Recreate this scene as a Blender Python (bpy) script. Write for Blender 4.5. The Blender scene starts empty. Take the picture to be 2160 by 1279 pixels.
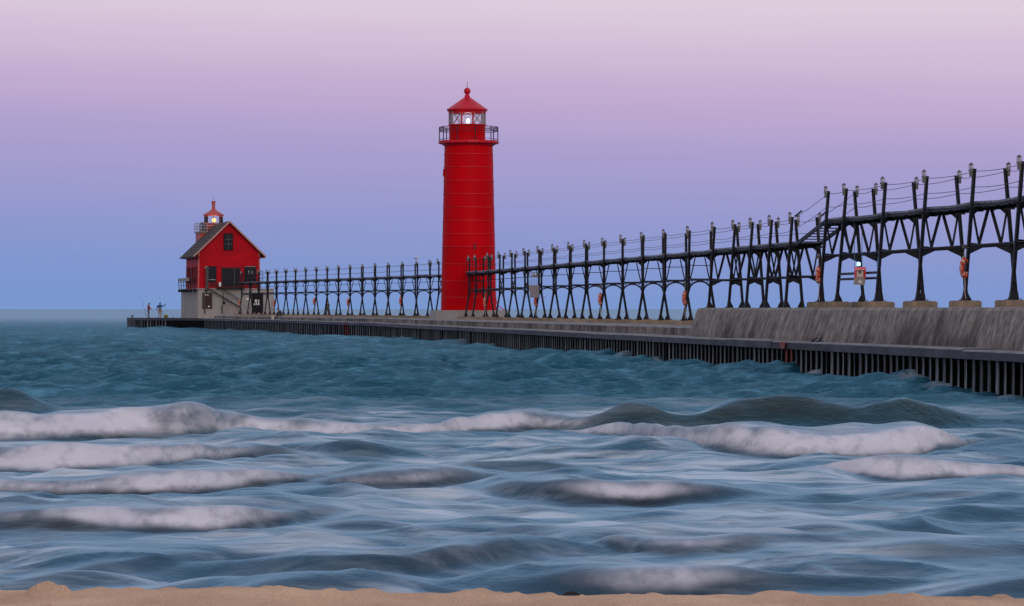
import bpy, math, random
import numpy as np
from mathutils import Vector, Matrix

random.seed(7)
RNG = np.random.default_rng(11)
scene = bpy.context.scene
C = scene.collection

# ------------------------------------------------------------------ camera
CAM_Z = 2.3
FPX = 7000.0          # focal length in pixels of a 2160 px wide picture
cd = bpy.data.cameras.new('camera')
cd.sensor_width = 36.0
cd.lens = 36.0 * FPX / 2160.0
cd.clip_start = 0.5
cd.clip_end = 60000.0
cam = bpy.data.objects.new('camera', cd)
cam.location = (0, 0, CAM_Z)
cam.rotation_euler = (math.radians(90) + math.atan(12.5 / FPX), 0, 0)
C.objects.link(cam)
scene.camera = cam

# ------------------------------------------------------------------ view
scene.view_settings.view_transform = 'Standard'
scene.view_settings.look = 'None'
scene.view_settings.exposure = 0.0
scene.view_settings.gamma = 1.0
scene.view_settings.use_curve_mapping = False
scene.render.resolution_x = 1024
scene.render.resolution_y = 606
scene.render.engine = 'CYCLES'
scene.cycles.max_bounces = 6
scene.cycles.transparent_max_bounces = 16


def lin(r, g, b):
    f = lambda c: ((c / 255.0 + 0.055) / 1.055) ** 2.4 if c > 10 else c / 255.0 / 12.92
    return (f(r), f(g), f(b), 1.0)


# ------------------------------------------------------------------ sky: dawn, sun still under the horizon behind the viewer
world = bpy.data.worlds.new('World')
scene.world = world
world.use_nodes = True
nt = world.node_tree
for n in list(nt.nodes):
    nt.nodes.remove(n)
N = nt.nodes
L = nt.links
out = N.new('ShaderNodeOutputWorld')
bg = N.new('ShaderNodeBackground')
tc = N.new('ShaderNodeTexCoord')
sep = N.new('ShaderNodeSeparateXYZ')
L.new(tc.outputs['Generated'], sep.inputs[0])
mx = N.new('ShaderNodeMath'); mx.operation = 'MAXIMUM'; mx.inputs[1].default_value = 0.0
drift = N.new('ShaderNodeMath'); drift.operation = 'MULTIPLY_ADD'; drift.inputs[1].default_value = 0.030
L.new(sep.outputs['X'], drift.inputs[0]); L.new(sep.outputs['Z'], drift.inputs[2])
bmap = N.new('ShaderNodeMapping'); bmap.inputs['Scale'].default_value = (2.2, 2.2, 45.0)
L.new(tc.outputs['Generated'], bmap.inputs[0])
bnz = N.new('ShaderNodeTexNoise'); bnz.inputs['Scale'].default_value = 1.6; bnz.inputs['Detail'].default_value = 4
L.new(bmap.outputs[0], bnz.inputs['Vector'])
bm1 = N.new('ShaderNodeMath'); bm1.operation = 'SUBTRACT'; bm1.inputs[1].default_value = 0.5; L.new(bnz.outputs['Fac'], bm1.inputs[0])
bm2 = N.new('ShaderNodeMath'); bm2.operation = 'MULTIPLY_ADD'; bm2.inputs[1].default_value = 0.011
L.new(bm1.outputs[0], bm2.inputs[0]); L.new(drift.outputs[0], bm2.inputs[2])
L.new(bm2.outputs[0], mx.inputs[0])
pw = N.new('ShaderNodeMath'); pw.operation = 'POWER'; pw.inputs[1].default_value = 0.5
L.new(mx.outputs[0], pw.inputs[0])


def ramp(nodes, stops):
    r = nodes.new('ShaderNodeValToRGB')
    e = r.color_ramp.elements
    while len(e) > 1:
        e.remove(e[-1])
    e[0].position = stops[0][0]; e[0].color = stops[0][1]
    for p, c in stops[1:]:
        q = e.new(p); q.color = c
    return r


west = ramp(N, [(0.0, lin(120, 152, 206)), (0.06, lin(124, 151, 207)), (0.11, lin(130, 151, 207)), (0.147, lin(140, 152, 206)),
                (0.19, lin(158, 155, 206)), (0.224, lin(173, 160, 206)), (0.254, lin(193, 171, 209)),
                (0.281, lin(208, 187, 215)), (0.304, lin(220, 203, 220)), (0.36, lin(224, 214, 224)),
                (0.48, lin(218, 216, 228)), (0.7, lin(196, 204, 226)), (1.0, lin(174, 188, 220))])
east = ramp(N, [(0.0, lin(215, 165, 150)), (0.15, lin(250, 200, 170)), (0.3, lin(248, 212, 192)),
                (0.45, lin(232, 216, 214)), (0.7, lin(200, 205, 224)), (1.0, lin(174, 188, 220))])
L.new(pw.outputs[0], west.inputs[0])
L.new(pw.outputs[0], east.inputs[0])
mr = N.new('ShaderNodeMapRange'); mr.interpolation_type = 'SMOOTHSTEP'
mr.inputs['From Min'].default_value = 0.45
mr.inputs['From Max'].default_value = -0.75
L.new(sep.outputs['Y'], mr.inputs['Value'])
mixs = N.new('ShaderNodeMix'); mixs.data_type = 'RGBA'
L.new(mr.outputs[0], mixs.inputs['Factor'])
L.new(west.outputs[0], mixs.inputs['A'])
L.new(east.outputs[0], mixs.inputs['B'])
L.new(mixs.outputs['Result'], bg.inputs['Color'])
bg.inputs['Strength'].default_value = 1.0
# a thin share of the physical sky with the sun low behind the viewer
sky = N.new('ShaderNodeTexSky'); sky.sky_type = 'NISHITA'; sky.sun_disc = False
sky.sun_elevation = math.radians(1.0)
sky.sun_rotation = math.radians(165)
bg2 = N.new('ShaderNodeBackground'); bg2.inputs['Strength'].default_value = 0.002
L.new(sky.outputs[0], bg2.inputs['Color'])
add = N.new('ShaderNodeAddShader')
L.new(bg.outputs[0], add.inputs[0]); L.new(bg2.outputs[0], add.inputs[1])
L.new(add.outputs[0], out.inputs['Surface'])

# very soft dawn light from behind, no visible shadows
sl = bpy.data.lights.new('dawn_light', 'SUN')
sl.energy = 1.05
sl.angle = math.radians(35)
sl.color = (1.0, 0.83, 0.76)
sun = bpy.data.objects.new('dawn_light', sl)
sun.rotation_euler = Vector((-0.25, 1.0, -0.32)).to_track_quat('-Z', 'Y').to_euler()
C.objects.link(sun)


# ------------------------------------------------------------------ helpers
def sx(px, Y):
    "lateral metres of something surveyed at picture column px and distance Y"
    return (px - 1080.0) * Y / FPX


def sz(py, Y):
    return CAM_Z + (652.0 - py) * Y / FPX


class MB:
    def __init__(s):
        s.v = []; s.f = []; s.m = []; s.mi = 0; s.uv = {}

    def mat(s, i):
        s.mi = i
        return s

    def face(s, pts, uv=None):
        b = len(s.v)
        s.v += [tuple(p) for p in pts]
        s.f.append(tuple(range(b, b + len(pts))))
        s.m.append(s.mi)
        if uv:
            s.uv[len(s.f) - 1] = uv

    def hexa(s, p):
        "8 points: 4 bottom ccw, 4 top ccw"
        b = len(s.v)
        s.v += [tuple(q) for q in p]
        for f in ((3, 2, 1, 0), (4, 5, 6, 7), (0, 1, 5, 4), (1, 2, 6, 5), (2, 3, 7, 6), (3, 0, 4, 7)):
            s.f.append(tuple(b + i for i in f)); s.m.append(s.mi)

    def box(s, x0, x1, y0, y1, z0, z1):
        s.hexa([(x0, y0, z0), (x1, y0, z0), (x1, y1, z0), (x0, y1, z0), (x0, y0, z1), (x1, y0, z1), (x1, y1, z1), (x0, y1, z1)])
        return s

    def bar(s, p0, p1, w, h=None, up=(0, 0, 1)):
        h = w if h is None else h
        p0 = Vector(p0); p1 = Vector(p1)
        d = (p1 - p0).normalized()
        u = Vector(up)
        if abs(d.dot(u)) > 0.98:
            u = Vector((0, 1, 0))
        a = d.cross(u).normalized() * (w / 2)
        c = a.cross(d).normalized() * (h / 2)
        s.hexa([p0 - a - c, p0 + a - c, p0 + a + c, p0 - a + c, p1 - a - c, p1 + a - c, p1 + a + c, p1 - a + c])
        return s

    def tube(s, pts, r, n=6, closed=False):
        pts = [Vector(p) for p in pts]
        rs = r if isinstance(r, (list, tuple)) else [r] * len(pts)
        m = len(pts)
        base = len(s.v)
        for i, p in enumerate(pts):
            if closed:
                d = (pts[(i + 1) % m] - pts[i - 1]).normalized()
            else:
                d = (pts[min(i + 1, m - 1)] - pts[max(i - 1, 0)]).normalized()
            u = Vector((0, 0, 1)) if abs(d.z) < 0.95 else Vector((0, 1, 0))
            a = d.cross(u).normalized(); c = a.cross(d)
            for k in range(n):
                t = 2 * math.pi * k / n
                s.v.append(tuple(p + (a * math.cos(t) + c * math.sin(t)) * rs[i]))
        for i in range(m if closed else m - 1):
            j = (i + 1) % m
            for k in range(n):
                l = (k + 1) % n
                s.f.append((base + i * n + k, base + i * n + l, base + j * n + l, base + j * n + k)); s.m.append(s.mi)
        if not closed:
            s.f.append(tuple(base + k for k in range(n))[::-1]); s.m.append(s.mi)
            s.f.append(tuple(base + (m - 1) * n + k for k in range(n))); s.m.append(s.mi)
        return s

    def lathe(s, prof, n=32, c=(0, 0, 0), a0=0.0):
        base = len(s.v)
        for r, z in prof:
            for k in range(n):
                t = a0 + 2 * math.pi * k / n
                s.v.append((c[0] + r * math.cos(t), c[1] + r * math.sin(t), c[2] + z))
        for i in range(len(prof) - 1):
            for k in range(n):
                l = (k + 1) % n
                s.f.append((base + i * n + k, base + i * n + l, base + (i + 1) * n + l, base + (i + 1) * n + k)); s.m.append(s.mi)
        if prof[0][0] > 1e-4:
            s.f.append(tuple(base + k for k in range(n))[::-1]); s.m.append(s.mi)
        if prof[-1][0] > 1e-4:
            b = base + (len(prof) - 1) * n
            s.f.append(tuple(b + k for k in range(n))); s.m.append(s.mi)
        return s

    def prism(s, poly, y0, y1):
        "poly in xz, extruded along y"
        n = len(poly); b = len(s.v)
        s.v += [(x, y0, z) for x, z in poly] + [(x, y1, z) for x, z in poly]
        s.f.append(tuple(b + i for i in range(n))); s.m.append(s.mi)
        s.f.append(tuple(b + n + i for i in range(n))[::-1]); s.m.append(s.mi)
        for i in range(n):
            j = (i + 1) % n
            s.f.append((b + j, b + i, b + n + i, b + n + j)); s.m.append(s.mi)
        return s

    def slab(s, poly, z0, z1):
        "poly in xy (ccw), extruded in z"
        n = len(poly); b = len(s.v)
        s.v += [(x, y, z0) for x, y in poly] + [(x, y, z1) for x, y in poly]
        s.f.append(tuple(b + i for i in range(n))[::-1]); s.m.append(s.mi)
        s.f.append(tuple(b + n + i for i in range(n))); s.m.append(s.mi)
        for i in range(n):
            j = (i + 1) % n
            s.f.append((b + i, b + j, b + n + j, b + n + i)); s.m.append(s.mi)
        return s

    def mesh(s, name, mats, smooth=False):
        me = bpy.data.meshes.new(name)
        me.from_pydata(s.v, [], s.f)
        for m in (mats if isinstance(mats, (list, tuple)) else [mats]):
            me.materials.append(m)
        me.polygons.foreach_set('material_index', s.m)
        if smooth:
            me.polygons.foreach_set('use_smooth', [True] * len(s.f))
            me.update()
            me.set_sharp_from_angle(angle=0.45)
        if s.uv:
            uvl = me.uv_layers.new(name='UVMap')
            for fi, uv in s.uv.items():
                for k, li in enumerate(me.polygons[fi].loop_indices):
                    uvl.data[li].uv = uv[k]
        me.update()
        return me


def obj(name, data, parent=None, loc=(0, 0, 0), rz=0.0, label=None, kind=None):
    o = bpy.data.objects.new(name, data)
    o.location = loc
    o.rotation_euler = (0, 0, rz)
    C.objects.link(o)
    if parent:
        o.parent = parent
    if label:
        o['label'] = label
    if kind:
        o['kind'] = kind
    return o


def thing(name, label, cat, loc=(0, 0, 0), rz=0.0, group=None, data=None):
    o = obj(name, data, None, loc, rz)
    o['label'] = label
    o['category'] = cat
    if group:
        o['group'] = group
    return o


# ------------------------------------------------------------------ materials
def material(name, col, rough=0.6, metal=0.0, spec=0.5, var=0.0, scale=3.0, bump=0.0, bscale=None, stretch=(1, 1, 1), col2=None, lo=0.35, hi=0.65,
             coords='Object', detail=5.0, emit=None, estr=0.0):
    m = bpy.data.materials.new(name)
    m.use_nodes = True
    t = m.node_tree
    b = t.nodes['Principled BSDF']
    b.inputs['Roughness'].default_value = rough
    b.inputs['Metallic'].default_value = metal
    b.inputs['Specular IOR Level'].default_value = spec
    c = tuple(col[:3]) + (1,)
    b.inputs['Base Color'].default_value = c
    if emit:
        b.inputs['Emission Color'].default_value = tuple(emit[:3]) + (1,)
        b.inputs['Emission Strength'].default_value = estr
    co = t.nodes.new('ShaderNodeTexCoord')
    mp = t.nodes.new('ShaderNodeMapping')
    mp.inputs['Scale'].default_value = stretch
    t.links.new(co.outputs[coords], mp.inputs[0])
    nz = t.nodes.new('ShaderNodeTexNoise')
    nz.inputs['Scale'].default_value = scale
    nz.inputs['Detail'].default_value = detail
    t.links.new(mp.outputs[0], nz.inputs['Vector'])
    r = t.nodes.new('ShaderNodeValToRGB')
    r.color_ramp.elements[0].position = lo
    r.color_ramp.elements[1].position = hi
    if col2 is None:
        k = 1.0 - (var if var else 0.12)
        col2 = (c[0] * k, c[1] * k, c[2] * k)
    r.color_ramp.elements[0].color = tuple(col2[:3]) + (1,)
    r.color_ramp.elements[1].color = c
    t.links.new(nz.outputs['Fac'], r.inputs[0])
    t.links.new(r.outputs[0], b.inputs['Base Color'])
    if bump:
        bp = t.nodes.new('ShaderNodeBump')
        bp.inputs['Strength'].default_value = bump
        bp.inputs['Distance'].default_value = 0.02
        n2 = t.nodes.new('ShaderNodeTexNoise')
        n2.inputs['Scale'].default_value = bscale or scale * 6
        n2.inputs['Detail'].default_value = 4
        t.links.new(mp.outputs[0], n2.inputs['Vector'])
        t.links.new(n2.outputs['Fac'], bp.inputs['Height'])
        t.links.new(bp.outputs[0], b.inputs['Normal'])
    return m


M = {}
M['red'] = material('red_tower_paint', (0.50, 0.0005, 0.005), rough=0.5, spec=0.04, var=0.13, scale=0.6, stretch=(1, 1, 0.35), bump=0.12, bscale=1.3)
M['red_roof'] = material('red_cupola_paint', (0.52, 0.006, 0.02), rough=0.4, spec=0.2, var=0.2, scale=1.2)
M['seam'] = material('seam_highlight_red', (0.66, 0.035, 0.05), rough=0.45, spec=0.3, scale=2.0, col2=(0.40, 0.004, 0.01))  # lighter red paints in the light caught along the plate seams
M['red_wall'] = material('red_house_paint', (0.42, 0.001, 0.010), rough=0.55, spec=0.08, var=0.25, scale=0.5, stretch=(1, 1, 2))
M['red_faded'] = material('faded_red_paint', (0.45, 0.07, 0.05), rough=0.55, var=0.3, scale=1.5)
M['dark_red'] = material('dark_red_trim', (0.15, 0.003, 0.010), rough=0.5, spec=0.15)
M['iron'] = material('painted_black_iron', (0.003, 0.006, 0.013), rough=0.5, col2=(0.002, 0.003, 0.006), scale=4, spec=0.16)
M['rust_iron'] = material('rusty_dark_iron', (0.06, 0.05, 0.05), rough=0.7, col2=(0.03, 0.022, 0.02), scale=5)
M['walk'] = material('weathered_walkway_steel', (0.26, 0.27, 0.33), rough=0.55, col2=(0.02, 0.022, 0.03), scale=9, bump=0.4)
M['lamp_grey'] = material('grey_lamp_housing', (0.07, 0.075, 0.07), rough=0.5, col2=(0.04, 0.045, 0.04))
M['lamp_glass'] = material('frosted_lamp_glass', (0.36, 0.36, 0.44), rough=0.2)
M['wire'] = material('steel_wire', (0.03, 0.03, 0.035), rough=0.5)
M['concrete'] = material('grey_concrete', (0.21, 0.20, 0.20), rough=0.9, col2=(0.13, 0.12, 0.12), scale=1.1, detail=9, bump=0.5, bscale=9)
M['pale_concrete'] = material('pale_painted_concrete', (0.30, 0.29, 0.28), rough=0.85, col2=(0.24, 0.225, 0.22), scale=0.8, detail=8, stretch=(1, 1, 0.5), bump=0.2)
M['cap'] = material('dark_concrete', (0.055, 0.062, 0.082), rough=0.6, spec=0.2, col2=(0.025, 0.027, 0.038), scale=0.9, detail=9, stretch=(1, 0.7, 2), bump=0.4, bscale=7)  # on the cap beam, darker than the concrete of its top
M['footing'] = material('sandy_stained_concrete', (0.27, 0.20, 0.13), rough=0.9, col2=(0.17, 0.14, 0.11), scale=2.6, detail=8, bump=0.5)
M['pile'] = material('rusted_sheet_steel', (0.17, 0.195, 0.22), rough=0.55, spec=0.2, col2=(0.025, 0.028, 0.04), scale=2.0, stretch=(1, 1, 0.4), detail=8, bump=0.3)
M['pile_dark'] = material('black_steel_trough_shade', (0.002, 0.0025, 0.004), rough=0.7, spec=0.05, col2=(0.001, 0.001, 0.002), scale=2.0)  # black steel; on the piles it paints in the shade of the troughs
M['pile_red'] = material('red_rusted_steel', (0.28, 0.05, 0.035), rough=0.7, col2=(0.10, 0.03, 0.03), scale=6)
M['roof'] = material('weathered_brown_roofing', (0.080, 0.056, 0.055), rough=0.8, spec=0.15, col2=(0.055, 0.042, 0.044), scale=2.0, bump=0.4, bscale=14)
M['fascia'] = material('faded_pink_trim', (0.36, 0.20, 0.17), rough=0.6)
M['dark'] = material('dark_window_shutter', (0.008, 0.011, 0.017), rough=0.5, spec=0.12)
M['frame_dark'] = material('dark_window_frame', (0.012, 0.006, 0.012), rough=0.5, spec=0.1)
M['brown_door'] = material('brown_painted_door', (0.06, 0.032, 0.025), rough=0.6, spec=0.15, col2=(0.03, 0.018, 0.016), scale=5, stretch=(4, 4, 0.4))
M['black_door'] = material('black_steel_door', (0.004, 0.005, 0.009), rough=0.5, spec=0.1)
M['white'] = material('white_sign_paint', (0.72, 0.72, 0.70), rough=0.5, var=0.1)
M['grey_panel'] = material('grey_galvanised_panel', (0.23, 0.215, 0.225), rough=0.6, scale=2, var=0.15)
M['ring'] = material('orange_ring_buoy', (0.66, 0.075, 0.02), rough=0.5, col2=(0.48, 0.045, 0.012), scale=6)
M['rope'] = material('pale_rope', (0.55, 0.50, 0.45), rough=0.9)
M['box_red'] = material('emergency_box_red', (0.66, 0.006, 0.025), rough=0.35)
M['box_grey'] = material('emergency_box_grey', (0.30, 0.28, 0.27), rough=0.5)
M['box_panel'] = material('emergency_box_panel', (0.62, 0.57, 0.53), rough=0.5)
M['blue_light'] = material('blue_beacon_lens', (0.3, 0.6, 0.9), emit=(0.30, 0.72, 1.0), estr=2.4)
M['white_light'] = material('tower_lamp_lens', (0.8, 0.9, 1.0), emit=(0.62, 0.85, 1.0), estr=5.0)
M['red_light'] = material('red_lamp_lens', (1.0, 0.5, 0.2), emit=(1.0, 0.38, 0.08), estr=2.2)
M['jacket_red'] = material('red_jacket_cloth', (0.30, 0.02, 0.03), rough=0.9)
M['jacket_blue'] = material('blue_jacket_cloth', (0.015, 0.07, 0.19), rough=0.9)
M['jacket_dark'] = material('charcoal_jacket_cloth', (0.045, 0.05, 0.06), rough=0.9)
M['trouser_tan'] = material('tan_trouser_cloth', (0.27, 0.20, 0.15), rough=0.9)
M['trouser_grey'] = material('grey_trouser_cloth', (0.13, 0.12, 0.13), rough=0.9)
M['trouser_dark'] = material('dark_trouser_cloth', (0.05, 0.055, 0.06), rough=0.9)
M['skin'] = material('skin', (0.35, 0.17, 0.12), rough=0.6)
M['cap_cloth'] = material('grey_cap_cloth', (0.10, 0.10, 0.11), rough=0.9)
M['shoe'] = material('dark_shoe', (0.03, 0.025, 0.025), rough=0.7)
M['bucket'] = material('pale_bucket_plastic', (0.50, 0.47, 0.36), rough=0.5)
M['bag'] = material('olive_tackle_bag', (0.12, 0.12, 0.02), rough=0.8)
M['yellow'] = material('yellow_lid_plastic', (0.50, 0.42, 0.05), rough=0.5)
M['gull'] = material('gull_feathers', (0.62, 0.62, 0.62), rough=0.8)
M['gull_grey'] = material('gull_wing_feathers', (0.22, 0.23, 0.25), rough=0.8)
M['stick'] = material('bleached_reed', (0.55, 0.42, 0.30), rough=0.9)
M['driftwood'] = material('black_charred_wood', (0.012, 0.010, 0.012), rough=0.9, bump=0.5)


def vary(mat, lo, hi):
    "each object of this material a little lighter or darker, as weathering leaves them"
    t = mat.node_tree; b = t.nodes['Principled BSDF']
    src = b.inputs['Base Color'].links[0].from_socket
    oi = t.nodes.new('ShaderNodeObjectInfo')
    mr_ = t.nodes.new('ShaderNodeMapRange'); mr_.inputs['To Min'].default_value = lo; mr_.inputs['To Max'].default_value = hi
    t.links.new(oi.outputs['Random'], mr_.inputs['Value'])
    vm = t.nodes.new('ShaderNodeVectorMath'); vm.operation = 'SCALE'
    t.links.new(src, vm.inputs[0]); t.links.new(mr_.outputs[0], vm.inputs['Scale'])
    t.links.new(vm.outputs[0], b.inputs['Base Color'])


vary(M['pile'], 0.45, 1.45); vary(M['cap'], 0.75, 1.25); vary(M['red'], 0.90, 1.06); vary(M['footing'], 0.8, 1.2); vary(M['iron'], 0.6, 2.2)


def glass_mat():
    m = bpy.data.materials.new('thin_lantern_glass')
    m.use_nodes = True
    t = m.node_tree
    for n in list(t.nodes):
        t.nodes.remove(n)
    o = t.nodes.new('ShaderNodeOutputMaterial')
    tr = t.nodes.new('ShaderNodeBsdfTransparent'); tr.inputs[0].default_value = (0.97, 0.975, 0.98, 1)
    gl = t.nodes.new('ShaderNodeBsdfGlossy'); gl.inputs['Roughness'].default_value = 0.03
    mix = t.nodes.new('ShaderNodeMixShader')
    fr = t.nodes.new('ShaderNodeFresnel'); fr.inputs['IOR'].default_value = 1.45
    t.links.new(fr.outputs[0], mix.inputs[0])
    t.links.new(tr.outputs[0], mix.inputs[1]); t.links.new(gl.outputs[0], mix.inputs[2])
    t.links.new(mix.outputs[0], o.inputs[0])
    return m


M['glass'] = glass_mat()


def streak_concrete():
    "old formed concrete: board marks and dark run-off streaks down the face (UV: metres along, 0..1 down)"
    m = bpy.data.materials.new('streaked_old_concrete')
    m.use_nodes = True
    t = m.node_tree; nn = t.nodes; ll = t.links
    b = nn['Principled BSDF']; b.inputs['Roughness'].default_value = 0.9
    uv = nn.new('ShaderNodeUVMap')
    def noise(sc, scale, det=6, off=(0, 0, 0)):
        mp = nn.new('ShaderNodeMapping'); mp.inputs['Scale'].default_value = sc; mp.inputs['Location'].default_value = off
        ll.new(uv.outputs[0], mp.inputs[0])
        n = nn.new('ShaderNodeTexNoise'); n.inputs['Scale'].default_value = scale; n.inputs['Detail'].default_value = det
        ll.new(mp.outputs[0], n.inputs['Vector'])
        return n
    def rmp(src, lo, hi, c0=(0, 0, 0, 1), c1=(1, 1, 1, 1)):
        r = nn.new('ShaderNodeValToRGB'); r.color_ramp.elements[0].position = lo; r.color_ramp.elements[1].position = hi
        r.color_ramp.elements[0].color = c0; r.color_ramp.elements[1].color = c1
        ll.new(src, r.inputs[0]); return r
    fine = noise((1, 0.12, 1), 9.0, 10)
    patch = noise((1, 0.8, 1), 0.62, 7, (4, 2, 0))
    board = noise((1, 0.02, 1), 1.7, 2, (9, 0, 0))
    grain = noise((1, 1, 1), 14, 6)
    base = rmp(fine.outputs['Fac'], 0.38, 0.64, (0.165, 0.143, 0.125, 1), (0.31, 0.272, 0.238, 1))
    mott = noise((1, 0.75, 1), 4.5, 10, (2, 7, 0))
    motr = rmp(mott.outputs['Fac'], 0.34, 0.62, (0.50, 0.49, 0.50, 1), (1.15, 1.14, 1.12, 1))
    # dark algae runs, stronger towards the foot
    sp = nn.new('ShaderNodeSeparateXYZ'); ll.new(uv.outputs[0], sp.inputs[0])
    m1 = nn.new('ShaderNodeMath'); m1.operation = 'MULTIPLY_ADD'; m1.inputs[1].default_value = 0.20; m1.inputs[2].default_value = -0.12
    ll.new(sp.outputs['Y'], m1.inputs[0])
    m2 = nn.new('ShaderNodeMath'); m2.operation = 'ADD'; ll.new(m1.outputs[0], m2.inputs[0]); ll.new(patch.outputs['Fac'], m2.inputs[1])
    m3 = nn.new('ShaderNodeMath'); m3.operation = 'MULTIPLY_ADD'; m3.inputs[1].default_value = 0.5; ll.new(fine.outputs['Fac'], m3.inputs[0]); ll.new(m2.outputs[0], m3.inputs[2])
    dark = rmp(m3.outputs[0], 0.72, 0.96)
    mixd = nn.new('ShaderNodeMix'); mixd.data_type = 'RGBA'; mixd.blend_type = 'MIX'
    ll.new(dark.outputs[0], mixd.inputs['Factor']); ll.new(base.outputs[0], mixd.inputs['A']); mixd.inputs['B'].default_value = (0.042, 0.036, 0.036, 1)
    bd = rmp(board.outputs['Fac'], 0.40, 0.60, (0.72, 0.72, 0.74, 1), (1.12, 1.10, 1.08, 1))
    bm = nn.new('ShaderNodeMix'); bm.data_type = 'RGBA'; bm.blend_type = 'MULTIPLY'; bm.inputs['Factor'].default_value = 1.0
    ll.new(mixd.outputs['Result'], bm.inputs['A']); ll.new(bd.outputs[0], bm.inputs['B'])
    bm2_ = nn.new('ShaderNodeMix'); bm2_.data_type = 'RGBA'; bm2_.blend_type = 'MULTIPLY'; bm2_.inputs['Factor'].default_value = 1.0
    ll.new(bm.outputs['Result'], bm2_.inputs['A']); ll.new(motr.outputs[0], bm2_.inputs['B'])
    ll.new(bm2_.outputs['Result'], b.inputs['Base Color'])
    bp = nn.new('ShaderNodeBump'); bp.inputs['Strength'].default_value = 0.7; bp.inputs['Distance'].default_value = 0.03
    ad = nn.new('ShaderNodeMath'); ad.operation = 'ADD'; ll.new(fine.outputs['Fac'], ad.inputs[0]); ll.new(grain.outputs['Fac'], ad.inputs[1])
    ll.new(ad.outputs[0], bp.inputs['Height']); ll.new(bp.outputs[0], b.inputs['Normal'])
    return m


M['streak'] = streak_concrete()


# ------------------------------------------------------------------ numpy noise
def vnoise(x, y, seed=0):
    r = np.random.default_rng(seed)
    G = r.random((257, 257))
    G[256, :] = G[0, :]; G[:, 256] = G[:, 0]
    xi = np.floor(x); yi = np.floor(y)
    fx = x - xi; fy = y - yi
    fx = fx * fx * (3 - 2 * fx); fy = fy * fy * (3 - 2 * fy)
    xi = xi.astype(np.int64) % 256; yi = yi.astype(np.int64) % 256
    return (G[xi, yi] * (1 - fx) * (1 - fy) + G[xi + 1, yi] * fx * (1 - fy) + G[xi, yi + 1] * (1 - fx) * fy + G[xi + 1, yi + 1] * fx * fy)


def fbm(x, y, seed=0, octs=4, gain=0.5):
    a = 1.0; s = 0; t = 0
    for k in range(octs):
        s = s + a * vnoise(x * 2 ** k + 13.7 * k, y * 2 ** k + 5.1 * k, seed + k)
        t += a; a *= gain
    return s / t


def sstep(a, b, x):
    t = np.clip((x - a) / (b - a), 0, 1)
    return t * t * (3 - 2 * t)


def grid_object(name, X, Y, Z, mat, attrs=None, smooth=True):
    nr, nc = X.shape
    me = bpy.data.meshes.new(name)
    nv = nr * nc
    co = np.stack([X, Y, Z], -1).reshape(-1).astype(np.float32)
    idx = np.arange(nv).reshape(nr, nc)
    q = np.stack([idx[:-1, :-1], idx[:-1, 1:], idx[1:, 1:], idx[1:, :-1]], -1).reshape(-1).astype(np.int32)
    nf = (nr - 1) * (nc - 1)
    me.vertices.add(nv); me.vertices.foreach_set('co', co)
    me.loops.add(nf * 4); me.loops.foreach_set('vertex_index', q)
    me.polygons.add(nf)
    me.polygons.foreach_set('loop_start', np.arange(0, nf * 4, 4, dtype=np.int32))
    me.polygons.foreach_set('loop_total', np.full(nf, 4, dtype=np.int32))
    if smooth:
        me.polygons.foreach_set('use_smooth', np.ones(nf, dtype=bool))
    me.update(calc_edges=True)
    for k, a in (attrs or {}).items():
        at = me.attributes.new(k, 'FLOAT', 'POINT')
        at.data.foreach_set('value', a.reshape(-1).astype(np.float32))
    me.materials.append(mat)
    return me


# ================================================================== STRUCTURE: the lake
# breakers: (distance of the toe line at nodes, each node = (X metres, Y of toe, height, foam 0..1, sand stain and painted shade 0..1))
def wave(nodes_px, bottom_is_toe=True):
    "nodes: (px, toe py, crest py, foam, turbid) surveyed in the picture -> metres on the lake"
    o = []
    for px, yb, yt, f, tb in nodes_px:
        Y = CAM_Z * FPX / (yb - 652.0)
        h = (yb - yt) * Y / FPX
        o.append(((px - 1080.0) * Y / FPX, Y, max(h, 0.0), f, tb))
    return o


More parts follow.
